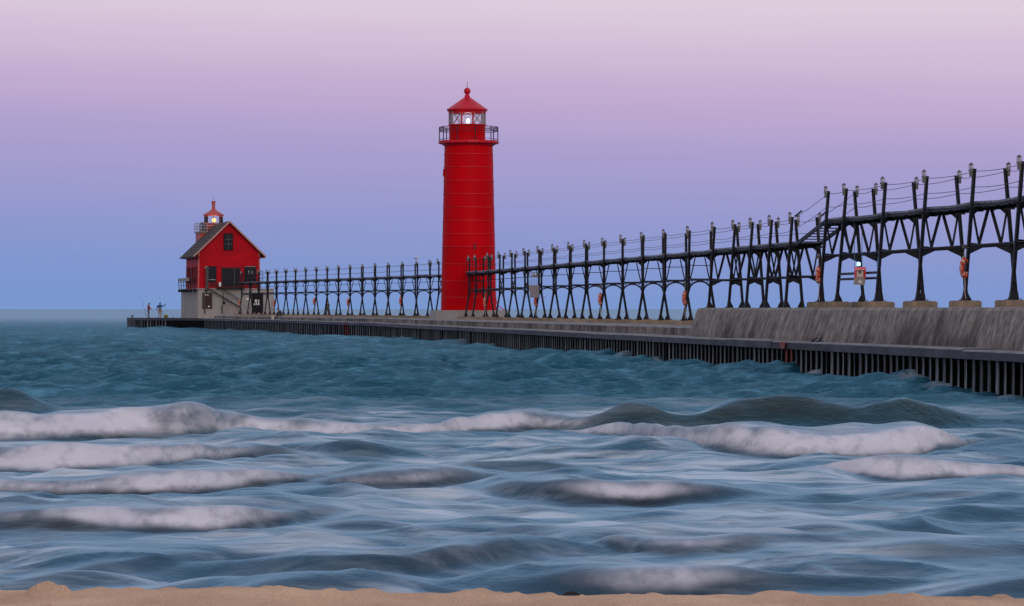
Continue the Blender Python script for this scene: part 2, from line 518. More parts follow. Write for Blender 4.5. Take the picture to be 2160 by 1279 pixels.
WAVES = [
    # big breaker, left foam mass running into a long foam swath and then a dark unbroken swell
    wave([(-400, 930, 880, 1, .3), (0, 934, 876, 1, .3), (180, 932, 880, 1, .5), (300, 930, 868, 1, .7), (400, 930, 858, 1, .6), (450, 926, 866, 1, .4),
          (520, 918, 884, 1, .4), (640, 920, 885, 1, .3), (780, 921, 893, 1, .3), (900, 919, 893, .95, .3), (1000, 910, 874, .9, .3), (1100, 906, 860, .85, .3),
          (1180, 906, 876, .7, .5), (1245, 908, 884, .25, .8), (1285, 908, 862, .0, .9), (1340, 908, 838, .0, 1), (1395, 908, 862, .0, .6), (1450, 908, 876, 0, .4), (1500, 908, 868, 0, .7),
          (1550, 908, 842, 0, 1), (1610, 908, 822, 0, 1), (1690, 908, 830, 0, 1), (1770, 908, 850, 0, .7), (1850, 908, 868, 0, .3), (1893, 908, 826, .0, 1),
          (1940, 906, 848, 0, .9), (2000, 902, 866, 0, .7), (2060, 898, 884, 0, .4), (2160, 896, 888, 0, .3), (2500, 896, 890, 0, .3)]),
    wave([(-400, 990, 945, 1, .3), (0, 991, 940, 1, .3), (120, 991, 936, 1, .3), (200, 990, 938, 1, .3), (330, 984, 940, 1, .3), (420, 972, 936, .9, .4), (490, 966, 938, .55, .5),
          (560, 962, 944, .0, .7), (650, 962, 952, 0, .6), (760, 962, 960, 0, .3)]),
    wave([(1150, 925, 924, 0, .2), (1270, 918, 898, .95, .3), (1330, 930, 896, 1, .3), (1420, 947, 903, 1, .3), (1510, 958, 910, 1, .3), (1640, 965, 910, 1, .3), (1800, 966, 912, 1, .3),
          (1920, 966, 912, 1, .3), (1980, 960, 912, .9, .4), (2030, 950, 922, .4, .4), (2100, 940, 930, 0, .3), (2200, 938, 936, 0, .2)]),
    wave([(1560, 996, 994, 0, .4), (1640, 1000, 984, .25, .5), (1720, 1008, 984, .6, .5), (1760, 1014, 976, 1, .4), (1850, 1022, 978, 1, .3), (1960, 1024, 984, 1, .3), (2060, 1018, 984, .9, .5),
          (2160, 1012, 984, .8, .7), (2400, 1010, 985, .8, .6)]),
    wave([(-300, 1050, 1012, .5, .8), (0, 1049, 1012, .6, .8), (120, 1050, 1016, .6, .8), (230, 1050, 1003, .75, .8), (290, 1051, 999, .95, .6), (380, 1049, 1004, .9, .6), (480, 1042, 1006, .8, .7),
          (600, 1032, 1006, .6, .7), (680, 1028, 1014, .15, .6), (780, 1026, 1018, 0, .5), (860, 1026, 1024, 0, .3)]),
    wave([(640, 1030, 1026, .1, .6), (720, 1034, 1010, .5, .7), (830, 1036, 1004, .6, .7), (930, 1034, 1000, .55, .7), (1000, 1030, 1004, .2, .7), (1060, 1026, 1016, 0, .5), (1120, 1026, 1024, 0, .4)]),
    wave([(980, 1050, 1046, 0, .4), (1080, 1056, 1026, .0, .5), (1160, 1062, 1018, .1, .8), (1230, 1064, 1014, .55, .9), (1300, 1062, 1014, .8, .8), (1400, 1058, 1016, .8, .8), (1470, 1054, 1020, .4, .9),
          (1540, 1048, 1028, .0, .9), (1640, 1044, 1038, 0, .5), (1740, 1044, 1042, 0, .3)]),
    wave([(-300, 1118, 1090, .2, .8), (0, 1118, 1086, .25, .8), (120, 1118, 1082, .6, .7), (240, 1122, 1078, .85, .6), (360, 1124, 1076, .9, .6), (470, 1122, 1072, .9, .7), (540, 1116, 1068, .7, .8),
          (590, 1104, 1076, .0, .8), (680, 1096, 1086, 0, .5), (780, 1096, 1094, 0, .3)]),
    wave([(520, 1190, 1186, 0, .5), (640, 1196, 1164, 0, .7), (740, 1198, 1156, .0, .7), (860, 1192, 1150, .05, .6), (960, 1182, 1140, .2, .7), (1050, 1170, 1138, .15, .7), (1130, 1162, 1148, 0, .5), (1200, 1160, 1158, 0, .3)]),
    wave([(1200, 1142, 1138, .1, .6), (1290, 1158, 1134, .35, .8), (1370, 1168, 1136, .6, .7), (1460, 1172, 1144, .6, .7), (1560, 1164, 1138, .3, .9), (1620, 1160, 1134, .1, .9), (1700, 1160, 1152, 0, .4), (1780, 1160, 1158, 0, .3)]),
    wave([(1020, 1250, 1244, 0, .6), (1120, 1250, 1220, 0, .7), (1220, 1252, 1208, .1, .8), (1290, 1256, 1206, .45, .8), (1400, 1258, 1208, .7, .7), (1500, 1256, 1204, .6, .7), (1580, 1252, 1204, .2, .8),
          (1680, 1250, 1216, 0, .6), (1780, 1252, 1212, 0, .6), (1880, 1252, 1222, 0, .6), (1980, 1250, 1240, 0, .4)]),
    wave([(1940, 1262, 1256, 0, .3), (2040, 1262, 1236, 0, .5), (2160, 1262, 1216, 0, .5), (2400, 1262, 1216, 0, .5)]),
    # small unbroken ridges
    wave([(920, 986, 984, 0, .3), (980, 990, 972, 0, .3), (1080, 988, 970, 0, .3), (1200, 990, 974, 0, .3), (1340, 992, 986, 0, .2)]),
    wave([(560, 950, 948, 0, .3), (640, 958, 940, 0, .4), (740, 962, 936, 0, .4), (830, 960, 944, 0, .3), (900, 958, 956, 0, .2)]),
    wave([(-200, 1244, 1222, 0, .5), (0, 1244, 1222, 0, .5), (80, 1240, 1214, 0, .5), (180, 1236, 1204, 0, .5), (260, 1232, 1208, 0, .5), (340, 1230, 1228, 0, .4)]),
    wave([(430, 1262, 1260, 0, .4), (520, 1262, 1238, 0, .5), (640, 1262, 1232, 0, .5), (760, 1262, 1244, 0, .4), (840, 1262, 1260, 0, .3)]),
    wave([(60, 1190, 1186, 0, .4), (200, 1192, 1168, 0, .4), (330, 1186, 1168, 0, .4), (440, 1178, 1160, 0, .4), (560, 1172, 1168, 0, .3)]),
    wave([(-300, 874, 838, .0, .6), (0, 874, 826, .0, .6), (50, 874, 838, 0, .5), (110, 874, 868, 0, .3), (200, 874, 872, 0, .2)]),
    wave([(1860, 1046, 1044, 0, .4), (1960, 1048, 1034, .05, .7), (2060, 1048, 1030, .1, .8), (2160, 1048, 1034, .05, .6), (2300, 1048, 1042, 0, .4)]),
    wave([(1620, 1086, 1084, 0, .3), (1720, 1088, 1072, 0, .4), (1830, 1086, 1074, 0, .3), (1960, 1086, 1084, 0, .2)]),
    wave([(1800, 1176, 1174, 0, .3), (1900, 1182, 1160, 0, .4), (2040, 1180, 1152, 0, .4), (2160, 1176, 1150, 0, .4), (2300, 1176, 1170, 0, .3)]),
    wave([(1600, 1122, 1120, 0, .2), (1700, 1126, 1104, 0, .3), (1780, 1124, 1108, 0, .3), (1860, 1122, 1120, 0, .2)]),
    wave([(600, 1110, 1108, 0, .3), (720, 1118, 1094, 0, .4), (820, 1116, 1098, 0, .3), (920, 1114, 1112, 0, .2)]),
]


Y_BEND_ = 268.0


def build_lake():
    rows = [24.5]
    while rows[-1] < 32000:
        y = rows[-1]
        if y < 70:
            r = 0.0017
        elif y < 150:
            r = 0.0026
        elif y < 260:
            r = 0.0034
        elif y < 500:
            r = 0.007
        else:
            r = 0.03
        rows.append(y * (1 + r))
    yr = np.array(rows)
    u = np.concatenate([-np.array([3.2, 1.6, 0.8, 0.45, 0.3]), np.linspace(-0.19, 0.19, 690), np.array([0.3, 0.45, 0.8, 1.6, 3.2])])
    Yg, U = np.meshgrid(yr, u, indexing='ij')
    Xg = U * Yg
    dY = np.gradient(yr)[:, None]
    dX = np.gradient(u)[None, :] * yr[:, None]
    Z = np.zeros_like(Yg)
    r = np.random.default_rng(5)
    near = sstep(88, 55, Yg)          # inside the surf zone: long smooth water
    far = sstep(70, 110, Yg)
    comps = []
    for k in range(54):
        lam = 0.9 * (15.0 / 0.9) ** (k / 53.0)
        ang = r.normal(0.12, 0.62)
        amp = 0.0205 * lam ** 0.30 * (0.6 + 0.8 * r.random())
        comps.append((lam, ang, amp, r.random() * 6.283))
    wx = 0.8 * (fbm(Xg / 9.0, Yg / 9.0, 40, 2) - 0.5); wy = 0.8 * (fbm(Xg / 9.0 + 40, Yg / 9.0, 50, 2) - 0.5)
    for lam, ang, amp, ph in comps:
        kx = 2 * math.pi / lam * math.sin(ang); ky = 2 * math.pi / lam * math.cos(ang)
        fade = np.clip((lam / np.maximum(dY * max(0.3, math.cos(ang)), dX * abs(math.sin(ang)) + 1e-4) - 2.5) / 3, 0, 1)
        w = 0.45 if lam < 5 else 0.42
        c = np.cos(kx * (Xg + wx) + ky * (Yg + wy) + ph)
        Z += amp * fade * (far + w * (1 - far)) * (c + 0.35 * (c * c - 0.5))
    # choppiness noise: short crested wavelets
    chop = fbm(Xg / 1.3, Yg / 1.6, 60, 3, 0.55) - 0.5
    fd = np.clip((1.6 / dY - 2) / 3, 0, 1)
    Z += chop * fd * (0.55 * far + 0.05 * (1 - far))
    chop2 = fbm(Xg / 4.5, Yg / 3.2, 65, 3) - 0.5
    Z += chop2 * far * 0.24 * np.clip((3.2 / dY - 2) / 4, 0, 1)
    # long exposure relief in the surf: elongated low humps
    hump = fbm(Xg / 3.2, Yg / 1.7, 70, 4) - 0.5
    Z += hump * near * 0.24
    rdg = 1.0 - np.abs(2 * fbm(Xg / 1.9 + 0.12 * Yg, Yg / 0.95, 75, 3) - 1.0)
    Z += (np.clip(rdg - 0.72, 0, 1) / 0.28) ** 1.6 * near * 0.05 * sstep(0.40, 0.62, fbm(Xg / 5.0, Yg / 3.0, 77, 2))
    # a slow swell
    Z += 0.05 * np.cos(2 * math.pi * (Yg + 0.15 * Xg) / 19.0) * sstep(400, 120, Yg)
    lace = np.zeros_like(Z); wk = np.zeros_like(Z); foam = np.zeros_like(Z); turb_shade = np.zeros_like(Z)
    for wi, nodes in enumerate(WAVES):
        n = np.array(nodes)
        Ym = n[:, 1].mean()
        band = (yr > n[:, 1].min() - 2) & (yr < n[:, 1].max() + 9)
        i0, i1 = np.where(band)[0][[0, -1]]
        S = slice(i0, i1 + 1)
        x = Xg[S]; y = Yg[S]
        # soften the polyline
        def ip(col):
            return sum(np.interp(x + d, n[:, 0], n[:, col], left=n[0, col], right=n[-1, col]) for d in (-.35, -.18, 0, .18, .35)) / 5
        toe = ip(1) + 0.55 * (fbm(x / 2.3, x * 0 + wi, 80 + wi, 3) - 0.5)
        h = ip(2); f = ip(3); tb = ip(4)
        ends = sstep(n[0, 0] - 0.6, n[0, 0] + 0.2, x) * sstep(n[-1, 0] + 0.6, n[-1, 0] - 0.2, x)
        h = h * ends * (0.78 + 0.44 * fbm(x / 1.3, x * 0 + 3 * wi, 85 + wi, 3))
        wf = 0.22 + 1.15 * h                     # width of the front face
        wb = 0.9 + 3.2 * h                       # back slope
        s = y - toe
        sf = np.clip(s / wf, 0, 1)
        front = np.sin(sf * math.pi / 2) ** 1.35
        back = np.where(s > wf, np.exp(-((s - wf) / wb) ** 1.5), 1.0)
        prof = np.where(s < 0, 0, front * back)
        dip = -0.10 * h * np.exp(-((s + 0.5) / 0.6) ** 2)
        # flatten the background relief under a breaker so that its outline is its own
        k = np.exp(-((s - wf * 0.6) / (wf + 0.5)) ** 2) * np.clip(h / 0.12, 0, 1)
        Z[S] = Z[S] * (1 - 0.65 * k) + h * prof * 0.98 + dip
        # foam lies on the front face and spills back over the crest, thinning out softly
        q = s / wf
        hq = s * 0.6 + h * prof * 2.6           # runs up the face, then back over the crest
        rag = fbm(x / 0.75, hq, 120 + wi, 4, 0.55) - 0.5
        rag2 = fbm(x / 0.30, hq * 1.3, 160 + wi, 2) - 0.5
        rag3 = fbm(x / 1.9, y * 0 + wi, 190 + wi, 2) - 0.5
        lower = 0.10 + 0.28 * (1 - f) + 0.26 * rag
        rr = q + 1.5 * rag + 0.35 * rag2 + 0.8 * rag3
        core = 1.0 - 0.68 * sstep(0.30, 1.15, rr)
        tail = sstep(3.6, 1.1, q)
        fm = sstep(lower - 0.10, lower + 0.30, q) * core * tail
        fm = fm * np.clip(f * 1.12, 0, 1) * ends * (0.95 + 0.22 * rag2 + 0.30 * rag)
        Z[S] += fm * (0.05 * rag + 0.018 * rag2) * np.clip(h / 0.3, 0.25, 1.3)
        foam[S] = np.maximum(foam[S], np.clip(fm, 0, 1))
        wk[S] = np.maximum(wk[S], k * ends)
        fk = np.clip(f * 2.5, 0, 1)
        low_band = sstep(-1.0, 0.12, q) * sstep(1.05, 0.30, q + 0.5 * rag)  # darkens the face below the foam: shade painted into the water colour
        swell = sstep(-0.1, 0.55, q) * sstep(1.75, 0.85, q + 0.4 * rag)
        tm = (fk * low_band * 1.0 + (1 - fk) * swell * (0.55 + 0.45 * np.clip(h / 0.35, 0, 1))) * np.clip(0.40 + 0.85 * tb, 0, 1) * np.clip(h / 0.16, 0, 1)
        tm = tm * (0.8 + 0.7 * rag)
        lace[S] = np.maximum(lace[S], sstep(0.55, 1.1, q) * sstep(4.2, 1.4, q) * np.clip(0.25 + f, 0, 1) * ends * np.clip(h / 0.12, 0, 1) * (0.65 + 1.0 * rag))
        turb_shade[S] = np.maximum(turb_shade[S], tm)
    # wash where the lake slaps the sheet piling
    ex = np.where(Yg <= Y_BEND_, 30.06 - 0.1357 * Yg, 30.06 - 0.1357 * Y_BEND_ - 0.2307 * (Yg - Y_BEND_)) - 5.35
    dd = ex - Xg
    slap = np.exp(-(np.clip(dd, 0, None) / 0.8) ** 2) * sstep(0.50, 0.68, fbm(Xg / 1.2, Yg / 1.6, 240, 4)) * (dd > -0.6) * (Yg > 84)
    foam = np.maximum(foam, 0.30 * slap * (0.5 + fbm(Xg / 0.3, Yg / 0.5, 250, 3)))
    Z += 0.07 * slap
    # drained foam trailing over the shallows as pale veils
    veil = fbm(Xg / 3.4 + 0.3 * Yg, Yg / 1.15, 200, 5, 0.55)
    veil2 = fbm(Xg / 9.0, Yg / 4.0, 210, 3)
    vz = near * sstep(0.42, 0.60, 0.55 * veil + 0.45 * veil2)
    # surf residue behind the first breaker
    res = np.exp(-((Yg - 69) / 6.5) ** 2) * sstep(0.42, 0.62, fbm(Xg / 4.5, Yg / 2.6, 230, 4))
    veilv = np.clip(vz * 0.9 + res * 0.75, 0, 1) * (1 - 0.85 * wk)
    veilv = np.clip(np.maximum(veilv, lace * 0.8), 0, 1)
    # far away the lake lies level with the horizon
    Z *= sstep(3000, 300, Yg) * 0.92 + 0.08
    mat = lake_material()
    me = grid_object('lake', Xg, Yg, Z, mat, {'foam': foam, 'turbid_and_shade': turb_shade, 'veil': veilv})
    o = obj('lake', me, kind='structure')
    o['label'] = 'wind-driven teal lake with breakers rolling to the beach'
    return o


def lake_material():
    m = bpy.data.materials.new('lake_water')
    m.use_nodes = True
    t = m.node_tree; nn = t.nodes; ll = t.links
    b = nn['Principled BSDF']
    geo = nn.new('ShaderNodeNewGeometry')
    sp = nn.new('ShaderNodeSeparateXYZ'); ll.new(geo.outputs['Position'], sp.inputs[0])

    def attr(a):
        x = nn.new('ShaderNodeAttribute'); x.attribute_name = a
        return x.outputs['Fac']

    def noise(scale, stretch, det=5, rough=0.5):
        mp = nn.new('ShaderNodeMapping'); mp.inputs['Scale'].default_value = stretch
        ll.new(geo.outputs['Position'], mp.inputs[0])
        n = nn.new('ShaderNodeTexNoise'); n.inputs['Scale'].default_value = scale; n.inputs['Detail'].default_value = det
        n.inputs['Roughness'].default_value = rough
        ll.new(mp.outputs[0], n.inputs['Vector'])
        return n.outputs['Fac']

    def mapr(src, a, b_, c=0.0, d=1.0, smooth=True):
        r = nn.new('ShaderNodeMapRange')
        if smooth:
            r.interpolation_type = 'SMOOTHSTEP'
        r.inputs['From Min'].default_value = a; r.inputs['From Max'].default_value = b_
        r.inputs['To Min'].default_value = c; r.inputs['To Max'].default_value = d
        ll.new(src, r.inputs['Value'])
        return r.outputs[0]

    def math_(op, a, b_):
        x = nn.new('ShaderNodeMath'); x.operation = op
        for i, v in enumerate((a, b_)):
            if isinstance(v, (int, float)):
                x.inputs[i].default_value = v
            else:
                ll.new(v, x.inputs[i])
        return x.outputs[0]

    def mix(fac, a, b_):
        x = nn.new('ShaderNodeMix'); x.data_type = 'RGBA'
        if isinstance(fac, (int, float)):
            x.inputs['Factor'].default_value = fac
        else:
            ll.new(fac, x.inputs['Factor'])
        for k, v in (('A', a), ('B', b_)):
            if isinstance(v, tuple):
                x.inputs[k].default_value = v
            else:
                ll.new(v, x.inputs[k])
        return x.outputs['Result']

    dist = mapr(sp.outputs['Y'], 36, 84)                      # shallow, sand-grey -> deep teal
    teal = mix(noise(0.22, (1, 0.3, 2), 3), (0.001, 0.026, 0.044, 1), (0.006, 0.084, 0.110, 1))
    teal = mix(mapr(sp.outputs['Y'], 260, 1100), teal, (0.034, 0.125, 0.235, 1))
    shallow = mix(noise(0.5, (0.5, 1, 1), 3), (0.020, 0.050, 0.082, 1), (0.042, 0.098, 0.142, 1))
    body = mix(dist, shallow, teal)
    olive = mix(dist, (0.018, 0.016, 0.017, 1), (0.026, 0.030, 0.011, 1))
    body = mix(math_('MULTIPLY', attr('turbid_and_shade'), 0.9), body, olive)
    streak = noise(2.2, (0.20, 0.8, 1.6), 6, 0.6)
    hair = noise(5.0, (0.10, 0.9, 1.2), 6, 0.7)
    vv = math_('MULTIPLY', attr('veil'), mapr(streak, 0.36, 0.62))
    vv = math_('MULTIPLY', vv, mapr(hair, 0.36, 0.58, 0.22, 1.0))
    body = mix(math_('MULTIPLY', vv, 0.5), body, (0.40, 0.50, 0.58, 1))
    vfac = math_('MULTIPLY', vv, 0.72)
    # thin streaks of old foam and painted-in wave highlights on the open lake
    fleck = mapr(noise(1.5, (0.55, 0.22, 2.4), 7, 0.66), 0.50, 0.70)
    fine_ = mapr(noise(4.5, (0.5, 0.20, 3.2), 5, 0.7), 0.54, 0.70)
    fleck = math_('MULTIPLY', math_('MAXIMUM', fleck, math_('MULTIPLY', fine_, 0.8)), mapr(sp.outputs['Y'], 60, 90))
    body = mix(math_('MULTIPLY', fleck, 0.62), body, (0.10, 0.29, 0.38, 1))
    veilcol = (0.62, 0.66, 0.68, 1)
    fn = noise(4.0, (1.0, 0.5, 1.1), 6, 0.58)
    fo = math_('MULTIPLY', attr('foam'), mapr(fn, 0.22, 0.62, 0.62, 1.15))
    fo = mapr(fo, 0.0, 1.0, 0.0, 0.93)
    foamcol = mix(noise(1.8, (0.5, 1, 1.0), 4), (0.44, 0.42, 0.46, 1), (0.76, 0.72, 0.74, 1))
    # ripples
    b1 = noise(1.5, (0.6, 0.35, 1.6), 8, 0.66)
    b2 = noise(6.0, (0.40, 0.7, 1.4), 5, 0.6)
    hsum = math_('ADD', b1, math_('MULTIPLY', b2, 0.25))
    bp = nn.new('ShaderNodeBump')
    bp.inputs['Distance'].default_value = 0.40
    ll.new(hsum, bp.inputs['Height'])
    bs = math_('MULTIPLY', mapr(sp.outputs['Y'], 40, 90, 0.22, 1.0), mapr(sp.outputs['Y'], 250, 1200, 1.0, 0.08))
    ll.new(bs, bp.inputs['Strength'])
    for n_ in list(nn):
        if n_.type == 'BSDF_PRINCIPLED':
            nn.remove(n_)
    outn = [n_ for n_ in nn if n_.type == 'OUTPUT_MATERIAL'][0]
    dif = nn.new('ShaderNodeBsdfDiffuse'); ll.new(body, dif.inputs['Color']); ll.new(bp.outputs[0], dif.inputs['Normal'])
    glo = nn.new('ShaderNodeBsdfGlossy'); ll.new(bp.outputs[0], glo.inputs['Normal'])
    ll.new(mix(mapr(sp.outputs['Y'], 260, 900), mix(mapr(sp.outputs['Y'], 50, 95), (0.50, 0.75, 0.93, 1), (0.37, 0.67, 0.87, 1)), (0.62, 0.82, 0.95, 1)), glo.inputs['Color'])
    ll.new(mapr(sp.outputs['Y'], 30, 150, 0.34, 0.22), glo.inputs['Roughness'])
    fr = nn.new('ShaderNodeFresnel'); fr.inputs['IOR'].default_value = 1.33; ll.new(bp.outputs[0], fr.inputs['Normal'])
    cap_ = math_('SUBTRACT', mapr(sp.outputs['Y'], 45, 95, 0.42, 0.29), mapr(sp.outputs['Y'], 250, 900, 0.0, -0.14))
    frc = math_('MULTIPLY', math_('MINIMUM', fr.outputs[0], cap_), math_('SUBTRACT', 1.0, math_('MULTIPLY', attr('turbid_and_shade'), 0.62)))
    wat = nn.new('ShaderNodeMixShader'); ll.new(frc, wat.inputs[0]); ll.new(dif.outputs[0], wat.inputs[1]); ll.new(glo.outputs[0], wat.inputs[2])
    fd_ = nn.new('ShaderNodeBsdfDiffuse'); ll.new(foamcol, fd_.inputs['Color'])
    vd_ = nn.new('ShaderNodeBsdfDiffuse'); vd_.inputs['Color'].default_value = veilcol; ll.new(bp.outputs[0], vd_.inputs['Normal'])
    vm_ = nn.new('ShaderNodeMixShader'); ll.new(vfac, vm_.inputs[0]); ll.new(wat.outputs[0], vm_.inputs[1]); ll.new(vd_.outputs[0], vm_.inputs[2])
    fm_ = nn.new('ShaderNodeMixShader'); ll.new(fo, fm_.inputs[0]); ll.new(vm_.outputs[0], fm_.inputs[1]); ll.new(fd_.outputs[0], fm_.inputs[2])
    ll.new(fm_.outputs[0], outn.inputs['Surface'])
    return m


build_lake()


# ------------------------------------------------------------------ beach
def build_beach():
    m = bpy.data.materials.new('beach_sand')
    m.use_nodes = True
    t = m.node_tree; nn = t.nodes; ll = t.links
    b = nn['Principled BSDF']; b.inputs['Roughness'].default_value = 0.95; b.inputs['Specular IOR Level'].default_value = 0.15
    co = nn.new('ShaderNodeTexCoord')
    n1 = nn.new('ShaderNodeTexNoise'); n1.inputs['Scale'].default_value = 1.2; n1.inputs['Detail'].default_value = 8
    n2 = nn.new('ShaderNodeTexNoise'); n2.inputs['Scale'].default_value = 70; n2.inputs['Detail'].default_value = 4
    mp = nn.new('ShaderNodeMapping'); mp.inputs['Scale'].default_value = (1, 0.35, 1)
    ll.new(co.outputs['Object'], mp.inputs[0]); ll.new(mp.outputs[0], n1.inputs['Vector']); ll.new(mp.outputs[0], n2.inputs['Vector'])
    r = nn.new('ShaderNodeValToRGB'); r.color_ramp.elements[0].position = 0.3; r.color_ramp.elements[1].position = 0.7
    r.color_ramp.elements[0].color = (0.50, 0.295, 0.175, 1); r.color_ramp.elements[1].color = (0.74, 0.46, 0.28, 1)
    ll.new(n1.outputs['Fac'], r.inputs[0]); 
    r2 = nn.new('ShaderNodeValToRGB'); r2.color_ramp.elements[0].position = 0.3; r2.color_ramp.elements[1].position = 0.62
    r2.color_ramp.elements[0].color = (0.72, 0.70, 0.68, 1); r2.color_ramp.elements[1].color = (1, 1, 1, 1)
    ll.new(n2.outputs['Fac'], r2.inputs[0])
    mm = nn.new('ShaderNodeMix'); mm.data_type = 'RGBA'; mm.blend_type = 'MULTIPLY'; mm.inputs['Factor'].default_value = 1
    ll.new(r.outputs[0], mm.inputs['A']); ll.new(r2.outputs[0], mm.inputs['B']); ll.new(mm.outputs['Result'], b.inputs['Base Color'])
    bp = nn.new('ShaderNodeBump'); bp.inputs['Strength'].default_value = 0.5; bp.inputs['Distance'].default_value = 0.01
    ll.new(n2.outputs['Fac'], bp.inputs['Height']); ll.new(bp.outputs[0], b.inputs['Normal'])
    y = np.concatenate([np.array([-60, -30, -10, 0, 6, 10, 13]), np.linspace(15, 21.5, 150), np.linspace(21.7, 30, 20)])
    x = np.concatenate([np.array([-120, -60, -30, -15, -8]), np.linspace(-4.6, 4.6, 640), np.array([8, 15, 30, 60, 120])])
    Y, X = np.meshgrid(y, x, indexing='ij')
    crest = 0.555 + 0.032 * (fbm(X / 2.5 + 3, X * 0, 300, 3) - 0.5) * 2
    crest += 0.035 * np.exp(-((X + 2.3) / 1.1) ** 2) + 0.028 * np.exp(-((X + 1.55) / 0.5) ** 2)
    Z = np.where(Y < 20, crest + 0.055 * (20 - Y), crest - 0.02 * (Y - 20) - 0.055 * np.maximum(Y - 20, 0) ** 1.35)
    Z = np.where(Y < 14, crest + 0.33, Z)
    lumps = fbm(X / 0.35, Y / 0.6, 310, 4) - 0.5
    ridg = np.maximum(fbm(X / 0.22, Y / 0.9, 320, 3) - 0.55, 0)
    Z += lumps * 0.055 + ridg * 0.12
    # the heap of scraped-up sand at the left
    mx_, my_ = sx(95, 19.4), 19.4
    d = np.abs((X - mx_) / np.where(X < mx_, 0.105, 0.10)) ** 1.3 + np.abs((Y - my_) / 0.45) ** 2
    Z += 0.078 * np.exp(-d ** 1.3) * (0.80 + 0.55 * fbm(X / 0.045, Y / 0.12, 330, 3)) + 0.03 * np.exp(-((X - mx_ - 0.10) / 0.035) ** 2 - ((Y - my_) / 0.3) ** 2)
    me = grid_object('beach', X, Y, Z, m)
    o = obj('beach', me, kind='structure')
    o['label'] = 'rumpled strip of tan sand along the water'
    return X, Y, Z


BX, BY, BZ = build_beach()


def sand_z(x, y):
    i = np.argmin(np.abs(BY[:, 0] - y)); j = np.argmin(np.abs(BX[0] - x))
    return float(BZ[i, j])


# lake bed below everything, so that the lake has no open edge near the shore
mb = MB(); mb.slab([(-300, -80), (300, -80), (300, 120), (-300, 120)], -2.2, -1.6)
obj('lake_bed', mb.mesh('lake_bed', material('lake_bed_sand', (0.2, 0.15, 0.1))), kind='structure')

# ================================================================== THE PIER
TH_IN = math.atan(0.1357)
TH_OUT = math.atan(0.2307)
Y_BEND = 268.0


def cl_x(Y):
    "x of the catwalk centre line"
    return 30.06 - 0.1357 * Y if Y <= Y_BEND else (30.06 - 0.1357 * Y_BEND) - 0.2307 * (Y - Y_BEND)


def nrm(Y):
    th = TH_IN if Y <= Y_BEND else TH_OUT
    return Vector((math.cos(th), math.sin(th), 0))


def dirv(Y):
    th = TH_IN if Y <= Y_BEND else TH_OUT
    return Vector((-math.sin(th), math.cos(th), 0))


def at(Y, off, z=0.0):
    "a point on the pier: station Y of the centre line, offset off (negative = lake side facing the beach)"
    n = nrm(Y)
    return Vector((cl_x(Y), Y, 0)) + n * off + Vector((0, 0, z))


def edge_off(Y):
    return -5.3 + 0.75 * float(sstep(255, 330, Y))


def cap_z(Y):
    return 1.2 + 0.07 * float(sstep(240, 330, Y))


pier = thing('pier', 'long grey concrete pier on steel sheet piling running out to the two lights', 'pier', (cl_x(150), 150, 0))
PL = Vector(pier.location)


def pobj(name, mb_, mats, smooth=False, label=None, kind=None):
    mb_.v = [tuple(Vector(v) - PL) for v in mb_.v]
    return obj(name, mb_.mesh(name, mats, smooth), pier, label=label, kind=kind)


def sweep(stations, prof, mi=None):
    "closed section prof(Y)->[(off, z)] swept along stations"
    m_ = MB()
    rings = [[at(Y, o, z) for o, z in prof(Y)] for Y in stations]
    n = len(rings[0])
    dist = 0
    for i in range(len(rings) - 1):
        step = (rings[i + 1][0] - rings[i][0]).length
        for k in range(n):
            l = (k + 1) % n
            m_.mat(mi[k] if mi else 0)
            m_.face([rings[i][k], rings[i + 1][k], rings[i + 1][l], rings[i][l]],
                    [(dist, k), (dist + step, k), (dist + step, k + 1), (dist, k + 1)])
        dist += step
    m_.mat(0)
    m_.face(rings[0]); m_.face(rings[-1][::-1])
    return m_


END_Y = 371.0
# main deck (raised slab) in long pours
decks = [(60, 151), (151, 200), (200, 267.9), (268.1, 320), (320, END_Y)]
for a, b_ in decks:
    st = np.linspace(a, b_, 24)
    g = sweep(list(st), lambda Y: [(edge_off(Y) + 1.25, 0.3), (edge_off(Y) + 1.35, 1.50), (edge_off(Y) + 1.5, 1.56), (5.6, 1.56), (5.6, 0.3)], mi=[0, 1, 1, 1, 0])
    pobj('deck_slab', g, [M['streak'], M['concrete']])
g = sweep([267.2, 268.7], lambda Y: [(-4.2, 0.3), (-4.2, 1.552), (5.5, 1.552), (5.5, 0.3)])
pobj('deck_joint', g, M['concrete'])
# fill below the slab
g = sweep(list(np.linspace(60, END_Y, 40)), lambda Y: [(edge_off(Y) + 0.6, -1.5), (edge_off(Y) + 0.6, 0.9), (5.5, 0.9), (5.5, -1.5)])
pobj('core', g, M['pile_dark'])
# concrete cap, poured in lengths, each a little out of line
y = 60.0
i = 0
while y < END_Y:
    ln = 7.6 + 1.5 * random.random()
    y2 = min(y + ln, END_Y)
    if y < Y_BEND < y2:
        y2 = Y_BEND
    dz = random.uniform(-0.02, 0.02); do = random.uniform(-0.03, 0.03)
    g = sweep([y + 0.015, (y + y2) / 2, y2 - 0.015 if y2 != Y_BEND else y2 - 1e-3], lambda Y: [(edge_off(Y) + do, cap_z(Y) - 0.27), (edge_off(Y) + do, cap_z(Y) - 0.04 + dz), (edge_off(Y) + do + 0.05, cap_z(Y) + dz),
                                                                    (edge_off(Y) + 1.24, cap_z(Y) + dz), (edge_off(Y) + 1.24, cap_z(Y) - 0.27)], mi=[0, 1, 1, 0, 0])
    pobj('cap_beam', g, [M['cap'], M['concrete']])
    y = y2; i += 1

# sheet piling: one interlocking pair per object for the nearest, the rest joined
PER = 0.76


